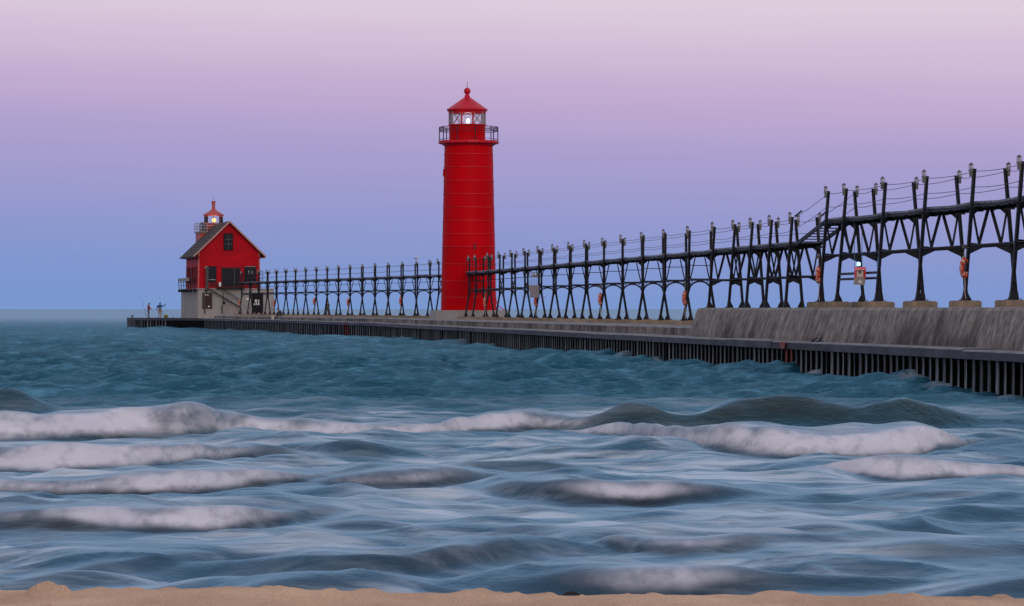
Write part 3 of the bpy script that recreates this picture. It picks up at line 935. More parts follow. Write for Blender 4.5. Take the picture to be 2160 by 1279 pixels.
def pile_mesh(name, red=False, PER=0.76, fl=0.24):
    m_ = MB()
    # local y along the pier, local -x outward; outer flange proud, deep trough beside it
    zt = 0.0; zb = -2.4
    t = 0.02
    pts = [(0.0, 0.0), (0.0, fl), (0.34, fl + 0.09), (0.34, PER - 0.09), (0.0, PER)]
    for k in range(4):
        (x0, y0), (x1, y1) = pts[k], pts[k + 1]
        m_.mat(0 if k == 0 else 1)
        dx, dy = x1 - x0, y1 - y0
        l = math.hypot(dx, dy); nx, ny = dy / l * t, -dx / l * t
        m_.hexa([(x0, y0, zb), (x0 + nx, y0 + ny, zb), (x1 + nx, y1 + ny, zb), (x1, y1, zb), (x0, y0, zt), (x0 + nx, y0 + ny, zt), (x1 + nx, y1 + ny, zt), (x1, y1, zt)])
    # interlock bead on the flange
    m_.mat(0)
    m_.box(-0.025, 0.0, 0.0, 0.05, zb, zt)
    m_.box(-0.012, 0.0, fl - .04, fl, zb, zt)
    return m_


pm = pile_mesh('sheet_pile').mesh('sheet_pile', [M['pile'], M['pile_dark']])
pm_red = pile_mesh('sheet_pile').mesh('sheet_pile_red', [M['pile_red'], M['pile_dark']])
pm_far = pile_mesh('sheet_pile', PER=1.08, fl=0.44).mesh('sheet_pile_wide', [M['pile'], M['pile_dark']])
s = 66.0
count = 0
rest = MB()
while s < END_Y - 0.6:
    th = TH_IN if s <= Y_BEND else TH_OUT
    if not (Y_BEND - 0.6 < s < Y_BEND):
        p = at(s, edge_off(s) + 0.10 + random.uniform(-0.012, 0.012), cap_z(s) - 0.26)
        if count < 290:
            red = 113.2 < s < 114.9 or 279 < s < 280.6
            o = obj('sheet_pile', pm_red if red else (pm if s < Y_BEND else pm_far), pier, p - PL, th + random.uniform(-0.03, 0.03))
            if red:
                o['label'] = 'red rusted sheet pile'
        else:
            tmp = pile_mesh('x', PER=1.08, fl=0.44)
            R = Matrix.Translation(p) @ Matrix.Rotation(th, 4, 'Z')
            base = len(rest.v)
            rest.v += [tuple(R @ Vector(v)) for v in tmp.v]
            rest.f += [tuple(base + q for q in f) for f in tmp.f]; rest.m += tmp.m
        count += 1
    s += (PER if s < Y_BEND else 1.08) * math.cos(th)
pobj('distant_sheet_piling', rest, [M['pile'], M['pile_dark']], kind='stuff')
# red mooring mark and cleats on the cap
for s_, w_ in ((114.0, 0.55), (279.6, 0.6), (345.0, 0.6)):
    p = at(s_, edge_off(s_) - 0.045, 0); m_ = MB()
    a_ = p; d_ = dirv(s_); n_ = nrm(s_)
    z0, z1 = cap_z(s_) - 0.262, cap_z(s_) - 0.02
    q = [a_ - n_ * 0.02, a_ - n_ * 0.02 + d_ * w_, a_ + n_ * 0.02 + d_ * w_, a_ + n_ * 0.02]
    m_.hexa([v + Vector((0, 0, z0)) for v in q] + [v + Vector((0, 0, z1)) for v in q])
    pobj('ladder_mark', m_, M['pile_red'], label='red painted mark on the cap beam')

# the high breakwater wall with its sloped streaked face
WALL_END = 136.0


def wall_build():
    st = [60 + i * 6.9 for i in range(int((WALL_END - 60) / 6.9))] + [WALL_END]
    for i in range(len(st) - 1):
        a, b_ = st[i] + 0.035, st[i + 1] - 0.035 if st[i + 1] != WALL_END else WALL_END
        jj = random.uniform(-0.02, 0.02)
        m_ = MB()
        ys = np.linspace(a, b_, 6)
        for k in range(5):
            A, B = ys[k], ys[k + 1]
            ln0, ln1 = A, B
            rows_ = [(-4.42 + jj, 1.19, 1.0), (-4.36 + jj, 1.42, 0.82), (-4.07 + jj, 2.25, 0.06), (-3.99 + jj, 2.33, 0.0), (-3.7, 2.345, -0.05)]
            for (o0, z0, v0), (o1, z1, v1) in zip(rows_[:-1], rows_[1:]):
                m_.face([at(A, o0, z0), at(A, o1, z1), at(B, o1, z1), at(B, o0, z0)], [(ln0, v0), (ln0, v1), (ln1, v1), (ln1, v0)])
            m_.face([at(A, -3.7, 2.345), at(A, 5.2, 2.345), at(B, 5.2, 2.345), at(B, -3.7, 2.345)], [(ln0, 0), (ln0, 8), (ln1, 8), (ln1, 0)])
            m_.face([at(A, 5.2, 2.345), at(A, 5.2, 1.0), at(B, 5.2, 1.0), at(B, 5.2, 2.345)], [(ln0, 0), (ln0, 1), (ln1, 1), (ln1, 0)])
        for Yc, flip in ((a, False), (b_, True)):
            ring = [at(Yc, -4.42 + jj, 1.19), at(Yc, -4.36 + jj, 1.42), at(Yc, -4.07 + jj, 2.25), at(Yc, -3.99 + jj, 2.33), at(Yc, -3.7, 2.345), at(Yc, 5.2, 2.345), at(Yc, 5.2, 1.0)]
            m_.face(ring if flip else ring[::-1], [(q * .3, q * .1) for q in range(7)])
        pobj('breakwater_wall', m_, M['streak'])
    # splayed end: runs back from the front corner to behind the first low trestle
    foot = [at(WALL_END, -4.42, 1.19), at(143.0, -2.75, 1.19), at(151.6, -1.35, 1.19), at(151.6, 5.2, 1.19)]
    mid = [at(WALL_END, -4.33, 1.55), at(142.4, -2.55, 1.55), at(151.2, -1.3, 1.55), at(151.2, 5.2, 1.55)]
    shoulder = [at(WALL_END, -4.13, 2.05), at(141.0, -2.45, 2.05), at(150.9, -1.2, 2.05), at(150.9, 5.2, 2.05)]
    top = [at(WALL_END, -3.95, 2.343), at(140.5, -2.2, 2.343), at(150.7, -1.1, 2.343), at(150.7, 5.2, 2.343)]
    m_ = MB()
    L_ = [0, 7.5, 16, 23]
    for r0, r1, v0, v1 in ((foot, mid, 1.0, .8), (mid, shoulder, .8, .3), (shoulder, top, .3, 0)):
        for k in range(3):
            m_.face([r0[k], r1[k], r1[k + 1], r0[k + 1]], [(L_[k], v0), (L_[k], v1), (L_[k + 1], v1), (L_[k + 1], v0)])
    m_.face([top[0], at(WALL_END, 5.2, 2.343), top[3], top[2], top[1]], [(0, 0), (0, 8), (15, 8), (15, 1), (7, 1)])
    pobj('wall_end', m_, M['streak'], label='sloped rounded end of the high breakwater wall')


wall_build()

# the pier head that widens beyond the red house
HZ = 1.26
h0 = at(END_Y - 0.3, edge_off(370) + 0.12)
h1 = Vector((sx(350, 376.5), 376.5, 0))
h2 = Vector((sx(306, 381.0), 381.0, 0))
dO = dirv(370); nO = nrm(370)
h3 = h2 + dO * 18.8; h4 = h3 + nO * 22; h5 = at(END_Y, 5.5)
m_ = MB(); m_.slab([(v.x, v.y) for v in (h0, h5, h4, h3, h2, h1)], 1.0, HZ)
pobj('head_slab', m_, M['cap'])
m_ = MB(); m_.slab([(v.x, v.y) for v in (h0 + nO * .25, h5 - nO * .2, h4 - nO * .3 - dO * .3, h3 + nO * .3 - dO * .3, h2 + Vector((.35, .3, 0)), h1 + Vector((.2, .35, 0)))], -1.5, 0.995)
pobj('head_core', m_, M['pile_dark'])
tmpm = pile_mesh('x')
for A, B, plain in ((h1, h2, False), (h2, h3, False)):
    ln = (B - A).length
    d_ = (B - A).normalized(); ang = math.atan2(d_.y, d_.x) - math.pi / 2
    out_ = Vector((-math.cos(ang), -math.sin(ang), 0))
    k = 0
    while (k + 1) * PER < ln:
        p = A + d_ * (k * PER) + out_ * 0.02 + Vector((0, 0, 0.995))
        obj('sheet_pile', pm, pier, p - PL, ang + random.uniform(-.05, .05))
        k += 1
m_ = MB()
m_.hexa([h0 + Vector((0, 0, -1.4)), h1 + Vector((0, 0, -1.4)), h1 + Vector((.1, .25, -1.4)), h0 + Vector((.1, .25, -1.4)),
         h0 + Vector((0, 0, 0.99)), h1 + Vector((0, 0, 0.99)), h1 + Vector((.1, .25, 0.99)), h0 + Vector((.1, .25, 0.99))])
pobj('plain_steel_wall', m_, M['pile_dark'], label='smooth black steel wall of the pier head')


# ================================================================== CATWALK
def leg_mesh(xb, xt, z1, side, zk=None, xk=None):
    "leg of two channels with batten plates and a flared shoe; low trestles stand upright above the knee zk and splay below it"
    m_ = MB()
    pts = [Vector((xb, 0, 0)), Vector((xt, 0, z1))] if zk is None else [Vector((xb, 0, 0)), Vector((xk, 0, zk)), Vector((xt, 0, z1))]
    for p0, p1 in zip(pts[:-1], pts[1:]):
        d = (p1 - p0).normalized(); a = Vector((d.z, 0, -d.x))
        for k in (-1, 1):
            m_.bar(p0 + a * 0.040 * k, p1 + a * 0.040 * k, 0.11, 0.030, up=a)
        m_.bar(p0, p1, 0.02, 0.06, up=a)
        n = max(2, int((p1 - p0).length / 0.6))
        for i in range(n + 1):
            c = p0 + (p1 - p0) * (i / n)
            m_.bar(c - d * 0.04, c + d * 0.04, 0.115, 0.108, up=a)
    d = (pts[1] - pts[0]).normalized()
    m_.prism([(xb - 0.085, 0.0), (xb + 0.085, 0.0), (xb + d.x * .30 + .06, 0.30), (xb + d.x * .30 - .06, 0.30)], -0.07, 0.07)
    m_.prism([(xb, 0.0), (xb - side * 0.21, 0.0), (xb - side * 0.21, 0.04), (xb - side * 0.07, 0.31), (xb, 0.31)], -0.035, 0.035)
    m_.box(xb - 0.17, xb + 0.17, -0.14, 0.14, 0.0, 0.025)
    for bx_ in (-0.13, 0.13):
        m_.tube([(xb + bx_, -0.10, 0.025), (xb + bx_, -0.10, 0.08)], 0.013, 5)
    return m_


def lamp_mesh():
    "caged lamp on a ballast box"
    m_ = MB()
    m_.mat(0)
    m_.box(-0.055, 0.055, -0.055, 0.055, -0.22, -0.03)            # ballast
    m_.box(-0.075, 0.075, -0.075, 0.075, -0.02, 0.05)             # collar
    m_.box(-0.03, 0.03, -0.03, 0.03, -0.05, 0.0)
    for cx_, cy_ in ((-.06, -.06), (.06, -.06), (.06, .06), (-.06, .06)):
        m_.bar((cx_, cy_, 0.05), (cx_ * 1.05, cy_ * 1.05, 0.23), 0.012)
    m_.lathe([(0.095, 0.225), (0.095, 0.245), (0.03, 0.28), (0.02, 0.31)], 8)
    m_.mat(1)
    m_.lathe([(0.045, 0.05), (0.058, 0.09), (0.058, 0.20), (0.04, 0.225)], 8)
    m_.mat(0)
    return m_


LAMP = lamp_mesh().mesh('lamp', [M['lamp_grey'], M['lamp_glass']])


def trestle_kit(kind):
    """kinds: high (on blocks, deck 5.73), wall (legs straight into wall top), low (arched, on pads), outer (arched, on pads)"""
    if kind == 'high':
        zb, zdeck, ztop, beam = 2.575, 5.73, 6.80, 4.36
        xb, xt = 0.86, 0.515
    elif kind == 'wall':
        zb, zdeck, ztop, beam = 2.34, 4.98, 5.98, 3.60
        xb, xt = 0.79, 0.51
    elif kind == 'low':
        zb, zdeck, ztop, beam = 1.74, 4.95, 5.95, 3.68
        xb, xt = 0.79, 0.51
    else:
        zb, zdeck, ztop, beam = 1.74, 5.05, 6.02, 3.88
        xb, xt = 0.79, 0.51
    H = ztop - zb; D = zdeck - zb; Bm = beam - zb
    zk = None
    if kind in ('low', 'outer'):
        zk = Bm - 0.42
        xk = xt + 0.03
        xa = lambda z: xt + 0.03 if z > zk else xb + (xk - xb) * z / zk
    else:
        xk = None
        xa = lambda z: xb + (xt - xb) * z / H
    K = {}
    K['zb'] = zb
    K['legL'] = leg_mesh(-xb, -xt, H, -1, zk, -xk if xk else None).mesh('leg', M['iron'])
    K['legR'] = leg_mesh(xb, xt, H, 1, zk, xk).mesh('leg', M['iron'])
    K['xt'] = xt; K['H'] = H; K['D'] = D; K['Bm'] = Bm; K['xa'] = xa; K['xb'] = xb
    fr = MB()
    fr.bar((-xa(Bm), 0, Bm), (xa(Bm), 0, Bm), 0.07, 0.11)
    K['frame'] = fr.mesh('frame', M['iron'])
    fr = MB()
    fr.bar((-xa(D) - .22, 0, D - 0.17), (xa(D) + .22, 0, D - 0.17), 0.08, 0.08)
    # corner plates under the deck
    for s_ in (-1, 1):
        xd = s_ * xa(D)
        fr.prism([(xd, D - 0.2), (xd - s_ * 0.26, D - 0.2), (xd - s_ * 0.02, D - 0.42)], -0.03, 0.03)
    K['cross'] = fr.mesh('cross_beam', M['iron'])
    # knees / arch
    kn = {}
    if kind in ('high', 'wall'):
        for s_ in (-1, 1):
            k = MB(); x = s_ * (xa(Bm) - 0.02)
            k.prism([(x, Bm + 0.09), (x - s_ * 0.22, Bm + 0.07), (x - s_ * 0.50, Bm - 0.05), (x - s_ * 0.02, Bm - 0.27)], -0.035, 0.035)
            kn[s_] = k.mesh('knee_plate', M['iron'])
    else:
        k = MB(); w_ = xa(Bm) - 0.02; pts = []
        for q in range(15):
            t = math.pi * q / 14
            pts.append((-w_ * math.cos(t), 0, Bm - 0.52 + 0.44 * math.sin(t)))
        for q in range(14):
            k.bar(pts[q], pts[q + 1], 0.08, 0.075)
        for s_ in (-1, 1):
            k.bar((s_ * xa(Bm), 0, Bm - 0.05), (s_ * w_ * 0.80, 0, Bm - 0.26), 0.05, 0.035)
            k.tube([(s_ * (xa(Bm) - 0.13), 0.0, Bm - 0.13), (s_ * (xa(Bm) - 0.20), 0.0, Bm - 0.07)], 0.02, 5)
        kn[0] = k.mesh('arch_brace', M['iron'])
    K['knees'] = kn
    # upper bracing
    br = []
    zt_ = D - 0.22; zl = Bm + 0.05
    if kind in ('high', 'wall'):
        xl = xa(zl)
        for s_ in (-1, 1):
            br.append(((s_ * (xa(D) - 0.03), zt_), (s_ * xl * 0.52, zl)))
            br.append(((s_ * xl * 0.52, zl), (s_ * 0.06, zt_)))
        th_ = 0.10
    else:
        for s_ in (-1, 1):
            br.append(((s_ * (xa(zl) - 0.09), zl), (s_ * xa(D) * 0.42, zt_)))
        br.append(((-xa(zt_), (zt_ + zl) / 2 + 0.12), (xa(zt_), (zt_ + zl) / 2 + 0.12)))
        th_ = 0.05
    K['braces'] = []
    for (x0, z0), (x1, z1) in br:
        k = MB(); k.bar((x0, 0.02, z0), (x1, 0.02, z1), 0.05, th_ if abs(z0 - z1) > .1 else 0.035)
        K['braces'].append(k.mesh('brace', M['iron']))
    # footing
    f = MB()
    if kind == 'high':
        hw = 0.43
        f.slab([(-hw, -0.36), (-hw + .1, -0.5), (hw - .1, -0.5), (hw, -0.36), (hw, 0.36), (hw - .1, 0.5), (-hw + .1, 0.5), (-hw, 0.36)], 2.34 - zb, -0.025)
        f.slab([(-hw + .05, -0.36), (-hw + .13, -0.45), (hw - .13, -0.45), (hw - .05, -0.36), (hw - .05, 0.36), (hw - .13, 0.45), (-hw + .13, 0.45), (-hw + .05, 0.36)], -0.026, 0.0)
        K['foot'] = f.mesh('footing', M['footing'])
    elif kind == 'wall':
        K['foot'] = None
    else:
        f.box(-0.52, 0.52, -0.5, 0.5, 1.555 - zb, -0.04)
        f.box(-0.36, 0.36, -0.4, 0.4, -0.045, 0.0)
        K['foot'] = f.mesh('footing', M['footing'])
        f2 = MB(); f2.mat(0)
        f2.box(-0.22, 0.22, -0.512, -0.502, 1.60 - zb, -0.075)
        K['foot_slot'] = None
    return K


KIT = {k: trestle_kit(k) for k in ('high', 'wall', 'low', 'outer')}
cw_in = thing('catwalk', 'black iron catwalk striding on braced legs from the right edge to the tall red tower', 'catwalk', (cl_x(134.3), 134.3, 0))
cw_out = thing('catwalk', 'black iron catwalk of small arches between the tall tower and the red house', 'catwalk', (cl_x(320), 320, 0))
POST = {'L': [], 'R': []}
TREST = []


def place_trestle(Y, kind, zs=1.0):
    K = KIT[kind]
    par = cw_in if Y < 244 else cw_out
    th = TH_IN if Y <= Y_BEND else TH_OUT
    base = Vector((cl_x(Y), Y, K['zb'])) - Vector(par.location)
    t = obj('trestle', K['frame'], par, base, th)
    t.scale = (1, 1, zs)
    t.rotation_euler = (random.uniform(-.004, .004), random.uniform(-.007, .007), th)
    obj('leg', K['legL'], t); obj('leg', K['legR'], t); obj('cross_beam', K['cross'], t)
    for s_, kmesh in K['knees'].items():
        obj('arch_brace' if s_ == 0 else 'knee_plate', kmesh, t)
    for bmesh_ in K['braces']:
        obj('brace', bmesh_, t)
    if K['foot']:
        obj('footing', K['foot'], t, (-K['xb'], 0, 0)); obj('footing', K['foot'], t, (K['xb'], 0, 0))
    for s_ in (-1, 1):
        lq = obj('lamp', LAMP, t, (s_ * (K['xt'] + 0.105), random.uniform(-.02, .02), K['H'] - 0.02 + random.uniform(-.02, .02)), random.uniform(-0.3, 0.3)); lq.scale = (.88, .88, .88)
    TREST.append((Y, kind, zs, t))
    return t


INNER = [(96.8, 'high'), (102.1, 'high'), (107.4, 'high'), (113.3, 'high'), (119.0, 'high'), (125.1, 'high'), (127.9, 'high'),
         (134.3, 'wall'), (138.1, 'wall'), (142.0, 'wall'), (145.7, 'wall'), (150.2, 'wall')]
for k in range(1, 14):
    INNER.append((150.2 + 6.13 * k, 'low'))
INNER += [(236.6, 'low'), (240.7, 'low')]
for Y, kd in INNER:
    place_trestle(Y, kd)
for k in range(-3, 17):
    Y = 272.0 + 6.04 * k
    place_trestle(Y, 'outer', 1.0 + 0.05 * (Y - 272) / 80.0)


# walkway: stringers, deck plates; stays level per part and climbs a stair between Y 134.3 and 127.9
def walk_z(Y):
    if Y < 128.6:
        return 5.73
    if Y < 133.4:
        return 5.73 - (Y - 128.6) / 4.8 * 0.76
    if Y < Y_BEND:
        return 4.97
    K = 1.0 + 0.05 * (Y - 272) / 80.0
    return 1.74 + (5.05 - 1.74) * K


def deck_span(par, Ya, Yb):
    m_ = MB()
    off = Vector(par.location)
    n = max(2, int((Yb - Ya) / 1.5))
    ys = np.linspace(Ya, Yb, n)
    sag = lambda Y, a=Ya, b=Yb: -0.05 * math.sin(math.pi * (Y - a) / (b - a)) if b > a else 0
    P = lambda Y, o, dz: at(Y, o, walk_z(Y) + dz + sag(Y)) - off
    for k in range(n - 1):
        A, B = ys[k], ys[k + 1]
        for o in (-0.47, 0.47):
            m_.mat(0)
            m_.hexa([P(A, o - .03, -.13), P(A, o + .03, -.13), P(B, o + .03, -.13), P(B, o - .03, -.13), P(A, o - .03, -.02), P(A, o + .03, -.02), P(B, o + .03, -.02), P(B, o - .03, -.02)])
            # paler perforated toe board
            m_.mat(1)
            m_.hexa([P(A, o - .045, -.018), P(A, o + .015, -.018), P(B, o + .015, -.018), P(B, o - .045, -.018), P(A, o - .045, .055), P(A, o + .015, .055), P(B, o + .015, .055), P(B, o - .045, .055)])
        m_.mat(0)
        m_.hexa([P(A, -.43, -.055), P(A, .43, -.055), P(B, .43, -.055), P(B, -.43, -.055), P(A, -.43, -.02), P(A, .43, -.02), P(B, .43, -.02), P(B, -.43, -.02)])
    return obj('walkway_span', m_.mesh('walkway_span', [M['iron'], M['walk']]), par)


ysI = sorted([Y for Y, k in INNER])
ysI = [90.5] + ysI
for a, b_ in zip(ysI[:-1], ysI[1:]):
    if a == 127.9:
        continue
    deck_span(cw_in, a + 0.01, b_ - 0.01)
deck_span(cw_in, 240.71, 242.6)
deck_span(cw_in, 127.91, 128.58); deck_span(cw_in, 133.42, 134.29)
ysO = [247.0] + [272.0 + 6.04 * k for k in range(-3, 17)] + [371.4]
for a, b_ in zip(ysO[:-1], ysO[1:]):
    if a < Y_BEND < b_:
        deck_span(cw_out, a + .01, Y_BEND - .005); deck_span(cw_out, Y_BEND + .005, b_ - .01)
    else:
        deck_span(cw_out, a + .01, b_ - .01)
# underdeck floor beams show as small steps
FLB = MB(); FLB.box(-0.6, 0.6, -0.04, 0.04, -0.025, 0.025); FLB = FLB.mesh('floor_beam', M['iron'])
for a, b_ in zip(ysI[:-1], ysI[1:]):
    for q in (0.25, 0.5, 0.75):
        Y = a + (b_ - a) * q
        if not 128.5 < Y < 133.5:
            obj('floor_beam', FLB, cw_in, at(Y, 0, walk_z(Y) - 0.17) - Vector(cw_in.location), TH_IN)
# stair
stair = obj('stair', None, cw_in, at(131, 0, 4.97) - Vector(cw_in.location))
so = Vector(cw_in.location) + Vector(stair.location)
for o in (-0.47, 0.47):
    m_ = MB(); m_.bar(at(128.5, o, 5.70) - so, at(133.5, o, 4.93) - so, 0.06, 0.16)
    obj('stringer', m_.mesh('stringer', M['iron']), stair)
tm = MB(); tm.box(-0.46, 0.46, -0.22, 0.22, -0.02, 0.02); tmm = tm.mesh('tread', M['walk'])
for i in range(8):
    Y = 128.9 + i * 0.6
    obj('tread', tmm, stair, at(Y, 0, walk_z(Y) - 0.03) - so, TH_IN)
# longitudinal ties at beam level and gutters between trestles
prev = None
for Y, kind, zs, t in sorted(TREST, key=lambda q: q[0]):
    K = KIT[kind]
    if prev and prev[3].parent == t.parent and not (prev[1] == 'high' and kind == 'wall'):
        Kp = KIT[prev[1]]
        off = Vector(t.parent.location)
        for s_ in (-1, 1):
            a = at(prev[0], s_ * Kp['xa'](Kp['Bm']), Kp['zb'] + Kp['Bm'] * prev[2]) - off
            b_ = at(Y, s_ * K['xa'](K['Bm']), K['zb'] + K['Bm'] * zs) - off
            m_ = MB(); m_.bar(a, b_, 0.035, 0.035)
            obj('tie_bar', m_.mesh('tie_bar', M['iron']), t.parent)
    prev = (Y, kind, zs, t)


# wires: four runs on each catwalk
def wire_run(par, pts, r=0.011, sag=0.06):
    off = Vector(par.location); q = []
    for a, b_ in zip(pts[:-1], pts[1:]):
        for k in range(6):
            f = k / 6.0
            p = a.lerp(b_, f); p.z -= sag * 4 * f * (1 - f)
            q.append(p - off)
    q.append(pts[-1] - off)
    m_ = MB(); m_.tube(q, r, 5)
    obj('wire', m_.mesh('wire', M['wire']), par)


for par in (cw_in, cw_out):
    T = sorted([q for q in TREST if q[3].parent == par], key=lambda q: q[0])
    for s_ in (-1, 1):
        for hfrac in (0.0, 0.5):
            pts = []
            for Y, kind, zs, t in T:
                K = KIT[kind]
                zt = K['zb'] + K['H'] * zs - 0.04
                zd = K['zb'] + K['D'] * zs
                z = zt if hfrac == 0 else zd + (zt - zd) * 0.5
                x = s_ * K['xa'](K['H'] - (0.04 if hfrac == 0 else 0.5))
                pts.append(at(Y, x, z))
            if par is cw_in:
                pts = [at(90.5, s_ * .52, pts[0].z)] + pts
            wire_run(par, pts)
# insulator clumps on the steep wires by the stair
for o in (-0.52, 0.52):
    m_ = MB(); a = at(133.6, o, 6.05) - Vector(cw_in.location); b_ = at(132.6, o, 6.2) - Vector(cw_in.location)
    for q in range(4):
        c = a.lerp(b_, q / 3); m_.tube([c - Vector((0, .06, 0)), c + Vector((0, .06, 0))], 0.045, 7)
    obj('insulator', m_.mesh('insulator', M['iron']), cw_in)
# end rails by the tower and over the house
for par, Y0, Y1 in ((cw_in, 236.6, 242.4), (cw_out, 366.0, 371.2)):
    off = Vector(par.location)
    for s_ in (-0.5, 0.5):
        m_ = MB(); z = walk_z(Y0)
        for h in (0.55, 1.0):
            m_.bar(at(Y0, s_, z + h) - off, at(Y1, s_, z + h) - off, 0.035)
        for q in range(4):
            Y = Y0 + (Y1 - Y0) * q / 3
            m_.bar(at(Y, s_, z) - off, at(Y, s_, z + 1.0) - off, 0.035)
        obj('handrail', m_.mesh('handrail', M['iron']), par)

# ================================================================== TALL TOWER
TC = Vector((sx(988.5, 244.7), 244.7, 1.56))
tower = thing('lighthouse_tower', 'tall cylindrical bright red lighthouse with railed gallery and glazed lantern lit white', 'lighthouse', TC)
zz = lambda py: sz(py, 244.7) - TC.z
# pedestal
m_ = MB()
r0 = 2.62
m_.slab([(-r0, -r0 + .5), (-r0 + .5, -r0), (r0 - .5, -r0), (r0, -r0 + .5), (r0, r0 - .5), (r0 - .5, r0), (-r0 + .5, r0), (-r0, r0 - .5)], 0.0, 0.64)
obj('pedestal', m_.mesh('pedestal', M['pale_concrete']), tower, rz=TH_IN)
# courses of plates
seams = [655, 627, 593, 557, 521, 494, 466, 438, 410, 382, 353.5, 326, 306]
def tr(py):
    return (2.06 + (1.785 - 2.06) * (655 - py) / (655 - 306.0)) * 0.995
for i in range(len(seams) - 1):
    a, b_ = seams[i], seams[i + 1]
    za, zb_ = zz(a), zz(b_)
    ra, rb = tr(a), tr(b_)
    e = 0.012
    prof = [(ra - .02, za + 0.004), (ra, za + 0.005), (rb, zb_ - 0.055), (rb + 0.012, zb_ - 0.05), (rb + 0.012, zb_ - 0.004), (rb - .02, zb_ - 0.002)]
    o = obj('plate_course', MB().lathe(prof, 72).mesh('plate_course', M['red'], True), tower)
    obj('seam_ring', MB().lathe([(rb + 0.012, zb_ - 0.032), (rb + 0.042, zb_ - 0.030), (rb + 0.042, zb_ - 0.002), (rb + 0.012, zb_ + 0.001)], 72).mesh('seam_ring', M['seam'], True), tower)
# inner core
obj('core_cylinder', MB().lathe([(1.97, 0.64), (1.70, zz(306))], 48).mesh('core_cylinder', M['dark_red'], True), tower)
# vertical plate laps, rivet band
for i in range(len(seams) - 1):
    za, zb_ = zz(seams[i]) + .05, zz(seams[i + 1]) - .05
    t0 = -math.pi / 2 + (0.35 if i % 2 else -0.45)
    for q in range(3):
        m_ = MB()
        t = t0 + q * 2 * math.pi / 3
        ra, rb = tr(seams[i]), tr(seams[i + 1])
        m_.bar((ra * math.cos(t), ra * math.sin(t), za), (rb * math.cos(t), rb * math.sin(t), zb_), 0.10, 0.016, up=(math.cos(t), math.sin(t), 0))
        obj('lap_strip', m_.mesh('lap_strip', M['red']), tower)
# small dark window on the left flank and the two by the catwalk door
for py, t, w_, h_ in ((365, math.radians(188), 0.3, 0.55), (521, math.radians(-76), 0.28, 0.40)):
    r_ = tr(py) - 0.02; z_ = zz(py)
    c, s_ = math.cos(t), math.sin(t)
    m_ = MB(); m_.mat(0)
    m_.bar((r_ * c, r_ * s_, z_ - h_ / 2), (r_ * c, r_ * s_, z_ + h_ / 2), w_, 0.12, up=(c, s_, 0))
    f = obj('window', m_.mesh('window', M['dark'] if py == 365 else M['dark_red']), tower)
    fm = MB()
    tv = Vector((-s_, c, 0))
    for q in (-1, 1):
        b0 = Vector((r_ * c, r_ * s_, z_ - h_ / 2)) + tv * q * w_ / 2
        fm.bar(b0, b0 + Vector((0, 0, h_)), 0.05, 0.17, up=(c, s_, 0))
    obj('frame', fm.mesh('frame', M['red']), f)
# gallery
zg = zz(298)
m_ = MB().lathe([(1.70, zg - 0.62), (1.78, zg - 0.40), (1.95, zg - 0.27), (2.20, zg - 0.20), (2.235, zg - 0.17), (2.235, zg), (1.3, zg + 0.005)], 20)
obj('gallery_floor', m_.mesh('gallery_floor', M['red_roof']), tower)
NP = 10
ar = [math.radians(-90 + 14) + 2 * math.pi * k / NP for k in range(NP)]
for t in ar:
    m_ = MB(); r_ = 2.16
    m_.tube([(r_ * math.cos(t), r_ * math.sin(t), zg), (r_ * math.cos(t), r_ * math.sin(t), zg + 1.06)], 0.035, 6)
    obj('railing_post', m_.mesh('railing_post', M['iron'], True), tower)
for z_, w_ in ((zg + 1.04, .035), (zg + 0.70, .03), (zg + 0.13, .025)):
    m_ = MB()
    for k in range(NP):
        a, b_ = ar[k], ar[(k + 1) % NP]
        m_.bar((2.16 * math.cos(a), 2.16 * math.sin(a), z_), (2.16 * math.cos(b_), 2.16 * math.sin(b_), z_), w_)
    obj('rail', m_.mesh('rail', M['iron']), tower)
for k in range(NP):
    a, b_ = ar[k], ar[(k + 1) % NP]
    A = Vector((2.16 * math.cos(a), 2.16 * math.sin(a), 0)); B = Vector((2.16 * math.cos(b_), 2.16 * math.sin(b_), 0))
    m_ = MB(); nX = 4
    for q in range(nX):
        p, r_ = A.lerp(B, q / nX), A.lerp(B, (q + 1) / nX)
        m_.bar(p + Vector((0, 0, zg + .70)), r_ + Vector((0, 0, zg + 1.04)), .018)
        m_.bar(p + Vector((0, 0, zg + 1.04)), r_ + Vector((0, 0, zg + .70)), .018)
    obj('lattice_panel', m_.mesh('lattice_panel', M['iron']), tower)
